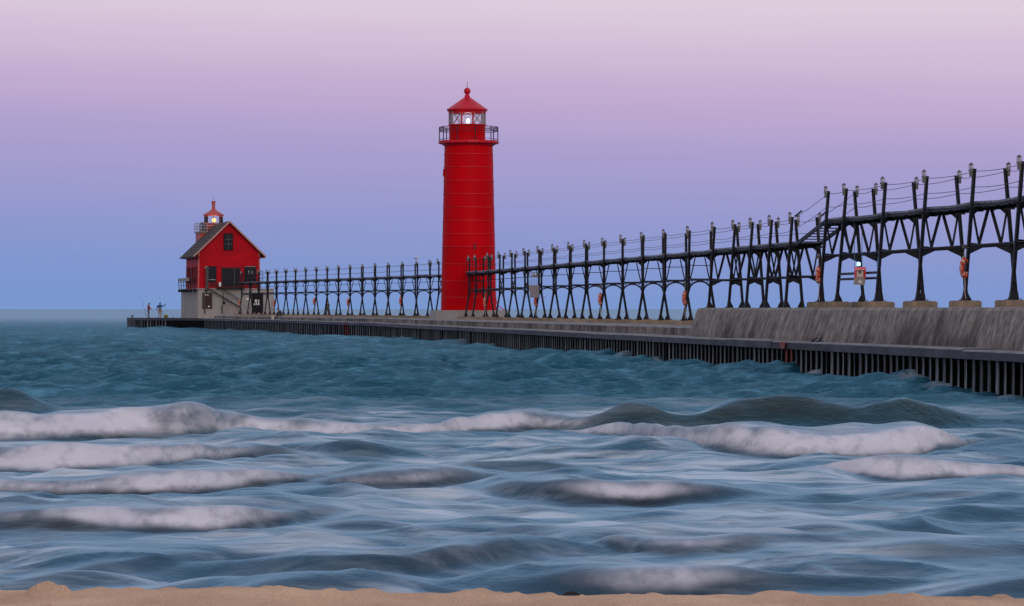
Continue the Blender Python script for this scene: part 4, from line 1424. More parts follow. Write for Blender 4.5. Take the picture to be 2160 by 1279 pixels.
# lantern drum
LC = (sx(985.5, 244.7) - TC.x, 0, 0)
lan = obj('lantern_room', MB().lathe([(1.33, zg), (1.33, zz(266)), (1.40, zz(265.5)), (1.40, zz(263.5)), (1.30, zz(263))], 40).mesh('lantern_room', M['red'], True), tower, LC)
z0, z1 = zz(263.5), zz(236)
r_ = 1.34
al = [math.radians(-90 - 18 + 2) + 2 * math.pi * k / 10 for k in range(10)]
gb = MB()
for k in range(10):
    a, b_ = al[k], al[(k + 1) % 10]
    A = Vector((r_ * math.cos(a), r_ * math.sin(a), 0)); B = Vector((r_ * math.cos(b_), r_ * math.sin(b_), 0))
    g_ = MB(); g_.face([A + Vector((0, 0, z0)), B + Vector((0, 0, z0)), B + Vector((0, 0, z1)), A + Vector((0, 0, z1))])
    obj('glass_pane', g_.mesh('glass_pane', M['glass']), lan)
    g_ = MB(); g_.bar(A + Vector((0, 0, z0)), A + Vector((0, 0, z1)), 0.075, 0.075, up=A)
    obj('mullion', g_.mesh('mullion', M['red_roof'] if k in (0, 1) else M['box_grey']), lan)
    if k not in (0,):
        g_ = MB()
        I = 0.02
        g_.bar(A * .985 + Vector((0, 0, z0)), B * .985 + Vector((0, 0, z1)), 0.035)
        g_.bar(A * .985 + Vector((0, 0, z1)), B * .985 + Vector((0, 0, z0)), 0.035)
        obj('astragal', g_.mesh('astragal', M['box_grey']), lan)
obj('dome', MB().lathe([(1.36, zz(240)), (1.38, zz(236)), (1.49, zz(234.5)), (1.51, zz(231)), (1.40, zz(229)), (0.95, zz(220)), (0.5, zz(211)), (0.24, zz(206)), (0.20, zz(205)), (0.20, zz(202)), (0.14, zz(201)), (0.14, zz(199))], 40)
    .mesh('dome', M['red_roof'], True), tower, LC)
ball = MB(); ball.lathe([(0.25 * math.sin(math.pi * k / 12) + 0.0005, zz(192.5) - 0.25 * math.cos(math.pi * k / 12)) for k in range(13)], 24)
obj('ventilator_ball', ball.mesh('ventilator_ball', M['red_roof'], True), tower, LC)
obj('lightning_rod', MB().tube([(0, 0, zz(186)), (0, 0, zz(182)), (0, 0, zz(171))], [0.035, 0.02, 0.012], 6).mesh('lightning_rod', M['rust_iron']), tower, LC)
lampo = obj('lamp', MB().lathe([(0.14, zz(264)), (0.10, zz(261.5)), (0.10, zz(260))], 12).mesh('lamp', M['lamp_grey']), tower, (LC[0] + 0.06, 0, 0))
lb = MB(); lb.lathe([(0.13 * math.sin(math.pi * k / 8) + 0.0005, zz(255.5) - 0.17 * math.cos(math.pi * k / 8)) for k in range(9)], 16)
obj('lens', lb.mesh('lens', M['white_light'], True), lampo)
# red hose / chute at the foot on the right
m_ = MB(); m_.tube([(2.0, -0.9, 1.5), (2.15, -0.95, 1.0), (2.5, -0.8, 0.74), (2.62, -0.6, 0.68)], 0.035, 6)
obj('drain_pipe', m_.mesh('drain_pipe', M['red_roof'], True), tower)

# ================================================================== RED HOUSE LIGHT AT THE PIER END
HY = 373.2
HP = Vector((sx(418.5, HY), HY, 0)); # front left corner of the house
u = nO.copy(); v = dO.copy()       # u: along the front to the right, v: away
house = thing('lighthouse', 'squat red house-shaped lighthouse with brown gable roof and red-lit lantern on a pale concrete base', 'lighthouse', (HP.x, HP.y, 1.26), TH_OUT)
hz = lambda py: sz(py, HY) - 1.26
FW = 6.95      # front width
DP = 11.0      # house depth
ZC = hz(610.5)   # top of the concrete
EZ = hz(540.5)  # eave edge
ox = 0.62; oy = 0.55
ap = hz(466.5)
sl_ = (ap - EZ) / (FW / 2 + ox)
ZE = EZ + sl_ * ox - 0.16    # top of the side walls
ZA = ap - 0.2
# concrete base
m_ = MB(); m_.slab([(-0.08, -0.12), (8.55, -0.12), (8.55, 15.0), (4.2, 18.0), (-0.08, 14.6)], 0.0, ZC)
base_o = obj('concrete_base', m_.mesh('concrete_base', M['pale_concrete']), house)
m_ = MB(); m_.slab([(-0.2, -0.24), (8.66, -0.24), (8.66, 15.1), (4.2, 18.2), (-0.2, 14.7)], ZC, ZC + 0.10)
obj('ledge', m_.mesh('ledge', M['pale_concrete']), base_o)
# house body with tapering sides
ti = 0.06
m_ = MB()
b0 = [(0, 0), (FW, 0), (FW, DP), (0, DP)]
t0_ = [(ti, ti), (FW - ti, ti), (FW - ti, DP - ti), (ti, DP - ti)]
m_.hexa([(x, y_, ZC + .1) for x, y_ in b0] + [(x, y_, ZE) for x, y_ in t0_])
body = obj('wall', m_.mesh('wall', M['red_wall']), house)
for yy in (ti, DP - ti - .2):
    m_ = MB(); m_.prism([(ti, ZE - .001), (FW - ti, ZE - .001), (FW / 2, ZA)], yy, yy + 0.2)
    obj('gable', m_.mesh('gable', M['red_wall']), house)
# belt line and corner boards
m_ = MB(); m_.box(0.02, FW - .02, -0.015, 0.02, hz(564.2), hz(563))
obj('belt_course', m_.mesh('belt_course', M['dark_red']), house)
for x_ in (0.0, FW):
    m_ = MB(); m_.bar((x_, 0.0, ZC + .1), (x_ + (ti if x_ == 0 else -ti), ti, ZE), 0.14, 0.14)
    obj('corner_board', m_.mesh('corner_board', M['red_faded']), house)
# roof
ez = EZ
rf = obj('roof', None, house, (0, 0, 0))
for s_ in (-1, 1):
    xe = FW / 2 + s_ * (FW / 2 + ox)
    n_seg = 14
    m_ = MB()
    m_.hexa([(xe, -oy, ez - .14), (FW / 2, -oy, ap - .14), (FW / 2, DP + .4, ap - .14), (xe, DP + .4, ez - .14), (xe, -oy, ez), (FW / 2, -oy, ap), (FW / 2, DP + .4, ap), (xe, DP + .4, ez)]
             if s_ < 0 else
            [(FW / 2, -oy, ap - .14), (xe, -oy, ez - .14), (xe, DP + .4, ez - .14), (FW / 2, DP + .4, ap - .14), (FW / 2, -oy, ap), (xe, -oy, ez), (xe, DP + .4, ez), (FW / 2, DP + .4, ap)])
    obj('roof_slope', m_.mesh('roof_slope', M['roof']), rf)
    m_ = MB()
    for q in range(1, 11):     # standing laps of the roofing
        f = q / 11.0
        x_ = xe + (FW / 2 - xe) * f; z_ = ez + (ap - ez) * f
        m_.bar((x_, -oy, z_ + .012), (x_, DP + .4, z_ + .012), 0.06, 0.02)
    obj('roof_lap', m_.mesh('roof_lap', M['roof']), rf)
    m_ = MB()
    m_.bar((xe, -oy - .03, ez - .05), (FW / 2, -oy - .03, ap - .05), 0.06, 0.17)
    obj('bargeboard', m_.mesh('bargeboard', M['fascia']), rf)
    m_ = MB(); m_.bar((xe + s_ * .03, -oy, ez - .06), (xe + s_ * .03, DP + .4, ez - .06), 0.05, 0.15)
    obj('eave_board', m_.mesh('eave_board', M['fascia'] if s_ > 0 else M['roof']), rf)
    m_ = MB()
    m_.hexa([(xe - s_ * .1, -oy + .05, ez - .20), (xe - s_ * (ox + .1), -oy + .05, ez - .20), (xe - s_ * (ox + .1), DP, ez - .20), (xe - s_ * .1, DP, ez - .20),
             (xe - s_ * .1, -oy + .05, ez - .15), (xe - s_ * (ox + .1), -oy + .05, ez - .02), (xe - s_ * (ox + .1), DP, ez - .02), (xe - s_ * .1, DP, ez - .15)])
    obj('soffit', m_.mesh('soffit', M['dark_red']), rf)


def hx(px):
    return (px - 418.5) * HY / FPX / 0.974


def panel(name, px0, px1, py0, py1, mat, parent=house, dep=0.05, y0=None, frame=None, fmat=None, pieces=0, slope=True):
    x0, x1, z0, z1 = hx(px0), hx(px1), hz(py1), hz(py0)
    y_ = 0.0 if y0 is None else y0
    m2 = MB(); m2.box(x0, x1, y_ - dep, y_ + 0.08, z0, z1)
    o = obj(name, m2.mesh(name, mat), parent)
    if frame:
        fm = MB(); w_ = frame
        fm.box(x0 - w_, x0, y_ - dep - .04, y_ + .07, z0 - w_, z1 + w_)
        fm.box(x1, x1 + w_, y_ - dep - .04, y_ + .07, z0 - w_, z1 + w_)
        fm.box(x0, x1, y_ - dep - .04, y_ + .07, z1, z1 + w_)
        fm.box(x0, x1, y_ - dep - .04, y_ + .07, z0 - w_, z0)
        obj('frame', fm.mesh('frame', fmat or M['frame_dark']), o)
    return o


g1 = panel('window', 472.5, 488, 494, 526, M['dark'], frame=0.10)
m2 = MB()
for q in (0.36, 0.66):
    z_ = hz(526) + (hz(494) - hz(526)) * q
    m2.box(hx(472.6), hx(487.9), -0.085, -0.052, z_ - .025, z_ + .025)
m2.box(hx(480), hx(480.6), -0.083, -0.053, hz(526), hz(494))
obj('glazing_bar', m2.mesh('glazing_bar', M['lamp_grey']), g1)
w1 = panel('window', 438, 454, 563.5, 593, M['dark'], frame=0.09)
m2 = MB(); m2.box(hx(440), hx(453), -0.20, -0.06, hz(590.6), hz(590)); obj('sill', m2.mesh('sill', M['white']), w1)
w2 = panel('window', 515, 536, 563, 594, M['dark'], frame=0.09)
m2 = MB(); m2.box(hx(514), hx(537), -0.16, -0.13, hz(563), hz(562.2)); obj('lintel', m2.mesh('lintel', M['box_grey']), w2)
d1 = panel('double_door', 467, 504, 566, 605, M['dark'], frame=0.10, fmat=M['dark_red'])
m2 = MB(); m2.box(hx(492.6), hx(493.4), -0.075, -0.052, hz(605), hz(566)); obj('door_edge', m2.mesh('door_edge', M['lamp_grey']), d1)
panel('notice', 461, 467.5, 595.5, 604.5, M['white'], dep=0.04)
n_o = panel('wall_shade_strip', 440, 545, 594.5, 606, M['dark_red'], dep=0.012)  # thin dark red strip, shade on the wall painted in
# doors of the base
d2 = panel('brown_door', 427.5, 445, 619, 650, M['brown_door'], y0=-0.12, frame=0.08, fmat=M['rust_iron'])
m2 = MB()
for q in range(4):
    xq = hx(428.5) + (hx(444) - hx(428.5)) * (q + .5) / 4
    m2.box(xq - .13, xq + .13, -0.19, -0.165, hz(648), hz(624))
obj('door_board', m2.mesh('door_board', M['brown_door']), d2)
m2 = MB(); m2.box(hx(438), hx(441), -0.20, -0.165, hz(648), hz(645.5)); m2.box(hx(430.5), hx(434), -.19, -.165, hz(623.4), hz(621)); m2.box(hx(436), hx(439), -.19, -.165, hz(623.4), hz(621.8))
obj('small_label', m2.mesh('small_label', M['white']), d2)
d3 = panel('black_door', 530, 551, 620, 658.5, M['black_door'], y0=-0.12, frame=0.06, fmat=M['frame_dark'])
m2 = MB()
for q, (a, b_, c, d) in enumerate(((535, 544, 632.4, 635), (535, 544, 636.2, 638.4), (536.6, 544, 639.6, 643.8), (533, 534.4, 640, 644))):
    m2.box(hx(a), hx(b_), -0.19, -0.165, hz(d), hz(c))
obj('door_notice', m2.mesh('door_notice', M['white']), d3)
m2 = MB(); m2.box(hx(515.5), hx(517.8), -0.16, -0.13, hz(633), hz(630.4)); m2.box(hx(518.6), hx(522), -0.16, -0.13, hz(632.6), hz(629)); obj('small_label', m2.mesh('small_label', M['white']), house)
# square post in front of the left window
m2 = MB(); m2.box(hx(432), hx(437.6), -0.65, -0.35, hz(612), hz(563.5)); obj('downpipe', m2.mesh('downpipe', M['rust_iron']), house)
m2 = MB(); m2.box(hx(430.5), hx(438), -0.62, -0.40, hz(566), hz(564.6)); m2.box(hx(433.5), hx(434.3), -0.55, -0.5, hz(564), hz(561)); obj('light_bracket', m2.mesh('light_bracket', M['white']), house)
m2 = MB(); m2.bar((hx(430.3), -0.16, hz(620)), (hx(431.2), -0.16, hz(662)), 0.16, 0.10); obj('drain_pipe', m2.mesh('drain_pipe', M['rust_iron']), house)
m2 = MB(); m2.bar((hx(466.6), -0.55, hz(662)), (hx(465.8), -0.55, hz(644)), 0.13, 0.13); obj('bollard_post', m2.mesh('bollard_post', M['rust_iron']), house)
# walkway rail with round buffers on the lake corner
walk = obj('corner_walkway', None, house)
bufm = MB(); bufm.lathe([(0.17 * math.sin(math.pi * k / 8) + .0005, -0.17 * math.cos(math.pi * k / 8)) for k in range(9)], 12)
bufm = bufm.mesh('buffer', M['iron'], True)
side = [(-0.55, 12.6), (-0.55, 10.4), (-0.55, 8.2), (-0.55, 6.2), (-0.55, 4.2), (-0.55, 2.2), (-0.45, -0.1)]
for (x_, y_) in side:
    obj('buffer', bufm, walk, (x_, y_, ZC - 0.12))
    m2 = MB(); m2.tube([(x_, y_, ZC - .1), (x_ - .12, y_, ZC + 1.25)], 0.04, 6)
    obj('rail_post', m2.mesh('rail_post', M['iron']), walk)
for h in (0.45, 0.85, 1.22):
    m2 = MB(); m2.tube([(side[0][0] - .1 * h, side[0][1], ZC + h), (-0.65, 4.2, ZC + h), (side[-1][0] - .1 * h, side[-1][1], ZC + h)], 0.028, 5)
    obj('rail', m2.mesh('rail', M['iron']), walk)
m2 = MB(); m2.box(-0.62, -0.08, -0.1, 13.0, ZC - .05, ZC + .02); obj('walk_plate', m2.mesh('walk_plate', M['rust_iron']), walk)
m2 = MB(); m2.box(-.9, -.7, 2.6, 10.5, ZC + .95, ZC + 1.3); obj('life_raft_tray', m2.mesh('life_raft_tray', M['grey_panel']), walk)
obj('buffer', bufm, house, (hx(433.5), -0.5, hz(613)), label='round black buffer below the downpipe')
# side windows seen edge-on at the left
for y_ in (1.9, 5.0, 8.1):
    m2 = MB(); m2.box(-0.05, 0.1, y_, y_ + 1.15, hz(594), hz(564))
    w_ = obj('window', m2.mesh('window', M['dark']), house)
    m2 = MB()
    m2.box(-0.12, 0.09, y_ - .16, y_, hz(596), hz(562)); m2.box(-0.12, 0.09, y_ + 1.15, y_ + 1.31, hz(596), hz(562))
    m2.box(-0.12, 0.09, y_, y_ + 1.15, hz(564), hz(562)); m2.box(-.12, .09, y_, y_ + 1.15, hz(596), hz(594))
    obj('frame', m2.mesh('frame', M['dark_red']), w_)
# outside stair with rails
st_o = obj('outside_stair', None, house)
A = Vector((hx(437), -0.75, hz(608))); B = Vector((hx(504), -0.75, hz(648)))
for dy_, dz_, w_ in ((0, 0, .05), (0, .55, .035), (0, .85, .035), (.55, .85, .03), (.55, 0, .04)):
    m2 = MB(); m2.bar(A + Vector((.2 * (dz_ > 0), dy_, dz_)), B + Vector((-0.1, dy_, dz_)), w_)
    obj('stringer' if dz_ == 0 else 'handrail', m2.mesh('rail', M['iron']), st_o)
tm2 = MB(); tm2.box(-.11, .11, 0, .55, -.012, .012); tm2 = tm2.mesh('tread', M['iron'])
for q in range(12):
    p = A.lerp(B, (q + .7) / 12.5)
    obj('tread', tm2, st_o, p)
m2 = MB(); m2.bar((hx(467), -.75, hz(612)), (hx(469), -.75, hz(637)), .07); m2.bar(B + Vector((0, 0, -.1)), B + Vector((.1, 0, -1.1)), .10); m2.bar(B + Vector((-.3, 0, .85)), B + Vector((-.1, 0, -.3)), .05)
obj('stair_post', m2.mesh('stair_post', M['iron']), st_o)
obj('buffer', bufm, house, (hx(469.3), -0.75, hz(639)), label='round black buffer hanging below the stair')
m2 = MB(); m2.box(hx(455), hx(512), -0.7, -0.26, hz(609.4), hz(606.5)); obj('landing', m2.mesh('landing', M['iron']), house)
# landing joining the catwalk and its railing
m2 = MB()
for px_ in range(508, 552, 7):
    m2.bar((hx(px_), -0.6, hz(593)), (hx(px_), -.6, hz(572)), .045)
for py_ in (572, 580, 588, 593):
    m2.bar((hx(508), -.6, hz(py_)), (hx(552), -.6, hz(py_)), .04)
m2.bar((hx(508), -.35, hz(594.5)), (hx(552), -.35, hz(594.5)), .5, .08)
obj('catwalk_landing', m2.mesh('catwalk_landing', M['iron']), house)
# square tower and lantern behind the ridge
TW = (FW / 2 - .03, 12.6)
lt = MB(); w_ = 1.85
zt0 = sz(491, 385) - 1.26
lt.slab([(TW[0] - w_, TW[1] - w_ + .3), (TW[0] - w_ + .5, TW[1] - w_), (TW[0] + w_ - .5, TW[1] - w_), (TW[0] + w_, TW[1] - w_ + .3), (TW[0] + w_, TW[1] + w_), (TW[0] - w_, TW[1] + w_)], ZC + .1, zt0)
obj('square_tower', lt.mesh('square_tower', M['red_faded']), house)
lt = MB(); w2_ = w_ + .14; lt.box(TW[0] - w2_, TW[0] + w2_, TW[1] - w2_, TW[1] + w2_, zt0, zt0 + .12)
obj('tower_gallery', lt.mesh('tower_gallery', M['grey_panel']), house)
gr = MB()
cs = [(-1, -1), (1, -1), (1, 1), (-1, 1)]
for k in range(4):
    a = Vector((TW[0] + cs[k][0] * w2_, TW[1] + cs[k][1] * w2_, zt0 + .12)); b_ = Vector((TW[0] + cs[(k + 1) % 4][0] * w2_, TW[1] + cs[(k + 1) % 4][1] * w2_, zt0 + .12))
    for q in range(4):
        p = a.lerp(b_, q / 4); gr.bar(p, p + Vector((0, 0, .98)), .045)
    for h in (.35, .66, .97):
        gr.bar(a + Vector((0, 0, h)), b_ + Vector((0, 0, h)), .04)
obj('gallery_railing', gr.mesh('gallery_railing', M['box_grey']), house)
lt = MB()
lt.box(TW[0] - w_ + .05, TW[0] - w_ + .75, TW[1] - 1.7, TW[1] - 1.0, zt0 + .12, zt0 + .28)
for q in ((-w_ + .1, -1.65), (-w_ + .7, -1.65), (-w_ + .1, -1.05), (-w_ + .7, -1.05)):
    lt.bar((TW[0] + q[0], TW[1] + q[1], zt0 + .28), (TW[0] + q[0], TW[1] + q[1], zt0 + 1.0), .07)
lt.lathe([(.30, zt0 + .98), (.33, zt0 + 1.02), (.25, zt0 + 1.18)], 10, (TW[0] - w_ + .4, TW[1] - 1.35, 0))
lt.lathe([(.16, zt0 + .28), (.16, zt0 + .95)], 8, (TW[0] - w_ + .4, TW[1] - 1.35, 0))
obj('fog_signal', lt.mesh('fog_signal', M['lamp_grey']), house)
lz = lambda py: sz(py, 385) - 1.26
LH = Vector((TW[0], TW[1], 0))
hl = obj('lantern_room', MB().lathe([(1.12, zt0 + .12), (1.12, lz(472.5)), (1.18, lz(472)), (1.18, lz(470.6)), (1.08, lz(470.4))], 10, (0, 0, 0), math.radians(9)).mesh('lantern_room', M['red_faded']), house, LH)
for k in range(10):
    a = math.radians(9) + 2 * math.pi * k / 10; b_ = a + 2 * math.pi / 10
    A = Vector((1.13 * math.cos(a), 1.13 * math.sin(a), 0)); B = Vector((1.13 * math.cos(b_), 1.13 * math.sin(b_), 0))
    g_ = MB(); g_.face([A + Vector((0, 0, lz(470.6))), B + Vector((0, 0, lz(470.6))), B + Vector((0, 0, lz(453.5))), A + Vector((0, 0, lz(453.5)))])
    obj('glass_pane', g_.mesh('glass_pane', M['glass']), hl)
    g_ = MB(); g_.bar(A + Vector((0, 0, lz(470.6))), A + Vector((0, 0, lz(453.5))), .035)
    obj('mullion', g_.mesh('mullion', M['rust_iron']), hl)
for h_ in (lz(476), lz(482)):
    g_ = MB()
    for k in range(10):
        a = math.radians(9) + 2 * math.pi * k / 10; b_ = a + 2 * math.pi / 10
        g_.bar((1.19 * math.cos(a), 1.19 * math.sin(a), h_), (1.19 * math.cos(b_), 1.19 * math.sin(b_), h_), .03)
    obj('grab_rail', g_.mesh('grab_rail', M['white']), hl)
obj('cupola', MB().lathe([(1.10, lz(454.5)), (1.24, lz(454)), (1.24, lz(453)), (0.95, lz(449.5)), (.6, lz(446)), (.28, lz(442)), (.20, lz(439)), (.18, lz(431.5)), (.25, lz(431.3)), (.25, lz(430)), (.20, lz(429)), (.20, lz(427)), (.27, lz(426)), (.27, lz(424))],
    20).mesh('cupola', M['red_faded'], False), house, LH)
obj('lightning_rod', MB().tube([(0, 0, lz(424)), (-.05, 0, lz(412))], [.02, .012], 5).mesh('lightning_rod', M['rust_iron']), house, LH)
lp = obj('lamp', MB().lathe([(.18, lz(471)), (.12, lz(468.5))], 10).mesh('lamp', M['lamp_grey']), house, LH + Vector((.06, 0, 0)))
lb = MB(); lb.lathe([(.24 * math.sin(math.pi * k / 8) + .0005, lz(464.2) - .24 * math.cos(math.pi * k / 8)) for k in range(9)], 16)
obj('lens', lb.mesh('lens', M['red_light'], True), lp)
ld = bpy.data.lights.new('lamp_glow', 'POINT'); ld.energy = 45; ld.color = (1, .35, .12); ld.shadow_soft_size = .25
lo = bpy.data.objects.new('lamp_glow', ld); lo.location = (0, -0.35, lz(464)); C.objects.link(lo); lo.parent = hl
ld = bpy.data.lights.new('lamp_glow', 'POINT'); ld.energy = 15; ld.color = (.6, .85, 1); ld.shadow_soft_size = .15
lo = bpy.data.objects.new('lamp_glow', ld); lo.location = (0.06, -0.3, zz(255)); C.objects.link(lo); lo.parent = lan


# ================================================================== LIFE RINGS
def ring_parts():
    a = MB(); pts = []
    for k in range(28):
        t = 2 * math.pi * k / 28
        pts.append((0, 0.27 * math.cos(t), 0.27 * math.sin(t)))
    a.tube(pts, 0.072, 8, closed=True)
    bands = MB()
    for q in range(4):
        t0 = math.pi / 4 + q * math.pi / 2
        bands.tube([(0, 0.27 * math.cos(t0 + d), 0.27 * math.sin(t0 + d)) for d in (-.07, 0, .07)], 0.076, 8)
    rp = MB(); pp = []
    for k in range(48):
        t = 2 * math.pi * k / 48
        rr = 0.345 + 0.03 * abs(math.sin(2 * t))
        pp.append((0, rr * math.cos(t), rr * math.sin(t)))
    rp.tube(pp, 0.011, 4, closed=True)
    rp.tube([(0, -.02, .34), (.01, 0, .55), (.04, .01, .8)], .011, 4)
    rp.tube([(0, 0.02, -.34), (.02, 0.05, -.55), (.01, .03, -.8), (.04, .05, -1.0)], .011, 4)
    return (a.mesh('float', M['ring'], True), bands.mesh('band', M['white'], True), rp.mesh('rope', M['rope']))


RP = ring_parts()


def leg_at(Y, z, side=-1):
    for q in TREST:
        if abs(q[0] - Y) < 0.6:
            K = KIT[q[1]]
            x = side * K['xa']((z - K['zb']) / q[2])
            return at(q[0], x, z), q
    raise KeyError(Y)


RINGS = [
    (107.4, sz(565, 107), 'orange ring buoy hanging on the second trestle from the right edge', 34, .12),
    (127.9, sz(580, 128), 'orange ring buoy on the leg beside the catwalk stair', 22, .16),
    (156.3, sz(629, 156), 'orange ring buoy on the arched trestle just left of the wall end', 24, .12),
    (180.8, sz(631, 181), 'orange ring buoy midway between the wall end and the tall tower', 20, .12),
    (205.4, sz(635, 205), 'orange ring buoy below the grey hanging board', 20, .12),
    (229.9, sz(638, 230), 'orange ring buoy in front of the foot of the tall red tower', 20, .12),
    (278.0, None, None, 20, .12),
]
RO = [(845.5, 635, 'orange ring buoy nearest the left side of the tall tower'), (736.5, 638, 'orange ring buoy right of the dark standing figure'),
      (664.5, 636, 'orange ring buoy left of the dark standing figure'), (580, 639, 'bright orange ring buoy above the crouching angler'),
      (505, 639, 'orange ring buoy at the foot of the house stair')]
for Y, z, lab, ang, dx in RINGS:
    if lab is None:
        continue
    p, q = leg_at(Y, z)
    p = p + nrm(Y) * -dx + Vector((0, -0.14, 0))
    r_ = thing('life_ring', lab, 'life ring', p, math.radians(-ang) + TH_IN, 'orange ring buoys hung on the catwalk legs')
    obj('float', RP[0], r_); obj('band', RP[1], r_); obj('rope', RP[2], r_)
    br_ = MB(); br_.bar((0.0, 0, 0.62), (0.0, 0, 0.74), .12, .12); br_.bar((0, 0, .66), (.14, .10, .66), .03)
    obj('hook', br_.mesh('hook', M['lamp_grey']), r_)
for px, py, lab in RO:
    best = min([q for q in TREST if q[0] > 262], key=lambda q: abs(1080 + FPX * at(q[0], -0.7, 0).x / at(q[0], -0.7, 0).y - px))
    z = sz(py, best[0])
    p, q = leg_at(best[0], z)
    p = p + nrm(best[0]) * -.12 + Vector((0, -0.14, 0))
    r_ = thing('life_ring', lab, 'life ring', p, math.radians(-22) + TH_OUT, 'orange ring buoys hung on the catwalk legs')
    obj('float', RP[0], r_); obj('band', RP[1], r_); obj('rope', RP[2], r_)

# ================================================================== EMERGENCY CALL BOX
EY = 121.3
pa, _ = leg_at(125.1, 3.6); pb, _ = leg_at(119.0, 3.6)
ec = min((pa.lerp(pb, k / 200.0) for k in range(201)), key=lambda v: abs(sx(1829, v.y) - v.x)) - nrm(122) * 0.29; ec.z = 0
zc = lambda py: sz(py, ec.y)
box = thing('emergency_call_box', 'red emergency call box with a lit blue beacon on rails under the catwalk', 'call box', (ec.x, ec.y, zc(601)))
EB = Vector(box.location)
face_rz = 0.0
ez_ = lambda py: zc(py) - EB.z
fr_ = math.radians(0)
S = ec.y / FPX
m_ = MB(); m_.box(-.19, .21, -.06, .12, 0, ez_(587)); obj('lower_case', m_.mesh('lower_case', M['box_grey']), box)
m_ = MB()
m_.box(-.17, .23, -.02, .12, ez_(587), ez_(566)); m_.box(-.17, -.12, -.11, -.02, ez_(587), ez_(566)); m_.box(.18, .23, -.11, -.02, ez_(587), ez_(566))
m_.hexa([(-.18, -.14, ez_(570.5)), (.24, -.14, ez_(570.5)), (.24, .12, ez_(566.2)), (-.18, .12, ez_(566.2)), (-.17, -.12, ez_(564.5)), (.23, -.12, ez_(564.5)), (.23, .12, ez_(563.5)), (-.17, .12, ez_(563.5))])
obj('hood', m_.mesh('hood', M['box_red']), box)
m_ = MB(); m_.box(-.10, .14, -.06, -.022, ez_(587), ez_(571)); obj('face_panel', m_.mesh('face_panel', M['box_panel']), box)
m_ = MB(); m_.lathe([(0.05, 0), (0.05, .01)], 12); sp_ = obj('speaker', m_.mesh('speaker', M['lamp_grey']), box, (0.02, -.07, ez_(574.5))); sp_.rotation_euler = (math.radians(90), 0, 0)
m_ = MB(); m_.box(.07, .11, -.075, -.061, ez_(586), ez_(584)); m_.box(-.07, .03, -.07, -.061, ez_(586), ez_(584.5)); obj('call_button', m_.mesh('call_button', M['black_door']), box)
m_ = MB(); cz_ = ez_(594.5); m_.prism([(.02 - .075, cz_), (.02, cz_ - .075), (.02 + .075, cz_), (.02, cz_ + .075)], -.072, -.062); obj('warning_diamond', m_.mesh('warning_diamond', M['white']), box)
tcv = bpy.data.curves.new('txt', 'FONT'); tcv.body = 'EMERGENCY'; tcv.size = 0.068; tcv.align_x = 'CENTER'; tcv.extrude = 0.002
to = bpy.data.objects.new('txt', tcv); C.objects.link(to)
bpy.context.view_layer.update()
tme = bpy.data.meshes.new_from_object(to.evaluated_get(bpy.context.evaluated_depsgraph_get()))
bpy.data.objects.remove(to)
tme.materials.clear(); tme.materials.append(M['white'])
t_ = obj('lettering', tme, box, (0.03, -.145, ez_(569.9))); t_.rotation_euler = (math.radians(90), 0, 0)
m_ = MB(); m_.lathe([(.055, ez_(563.5)), (.055, ez_(561.5)), (.02, ez_(561.4))], 12); be = obj('beacon', m_.mesh('beacon', M['lamp_grey']), box, (-.02, 0, 0))
m_ = MB(); m_.lathe([(.062, ez_(561)), (.066, ez_(558)), (.058, ez_(554.5)), (.02, ez_(553.5))], 14); obj('blue_lens', m_.mesh('blue_lens', M['blue_light'], True), be)
ld = bpy.data.lights.new('beacon_glow', 'POINT'); ld.energy = 14; ld.color = (.15, .5, 1); ld.shadow_soft_size = .06
lo = bpy.data.objects.new('beacon_glow', ld); lo.location = (-.02, -.1, ez_(552)); C.objects.link(lo); lo.parent = be
for py in (576, 587.5):
    z = zc(py)
    a, _ = leg_at(125.1, z); b_, _ = leg_at(119.0, z)
    m_ = MB(); m_.bar(a - EB, b_ - EB, .05, .09); obj('support_rail', m_.mesh('support_rail', M['iron']), box)
m_ = MB()
for z_ in (ez_(576), ez_(587.5)):
    m_.box(.16, .30, .02, .10, z_ - .03, z_ + .03)
obj('mounting_bracket', m_.mesh('mounting_bracket', M['iron']), box)
m_ = MB()
for x_ in (-.16, .12):
    m_.tube([(x_, .14, ez_(566)), (x_, .16, ez_(540)), (x_ + .0, .2, ez_(470))], .012, 5)
obj('conduit', m_.mesh('conduit', M['rust_iron']), box)

# ================================================================== GREY BOARD WITH LADDER, hanging from the catwalk
q205 = [q for q in TREST if abs(q[0] - 205.4) < 1][0]
bp_ = at(204.6, 0.35, 0)
gp = thing('hanging_board', 'grey board hung under the catwalk with a ladder cage above it', 'sign board', (sx(1126, 204.0), 204.0, sz(628, 204)))
gz = lambda py: sz(py, 204) - sz(628, 204)
m_ = MB(); m_.hexa([(-.22, -.03, 0), (.32, -.03, 0), (.32, .03, 0), (-.22, .03, 0), (-.31, -.03, gz(602)), (.33, -.03, gz(602)), (.33, .03, gz(602)), (-.31, .03, gz(602))])
obj('board', m_.mesh('board', M['grey_panel']), gp)
for q in range(6):
    x_ = -.25 + q * .1
    m_ = MB(); m_.bar((x_, 0, gz(602)), (x_ + .02, 0, gz(573)), .022); obj('ladder_bar', m_.mesh('ladder_bar', M['iron'] if q % 2 else M['lamp_grey']), gp)
m_ = MB(); m_.box(-.14, .28, -.1, .1, gz(584), gz(579.5)); m_.box(-.16, .26, -.1, .1, gz(577), gz(575)); obj('winch_box', m_.mesh('winch_box', M['footing']), gp)
m_ = MB(); m_.bar((-.75, 0, gz(627)), (.75, 0, gz(627.2)), .03); obj('cross_bar', m_.mesh('cross_bar', M['lamp_grey']), gp)


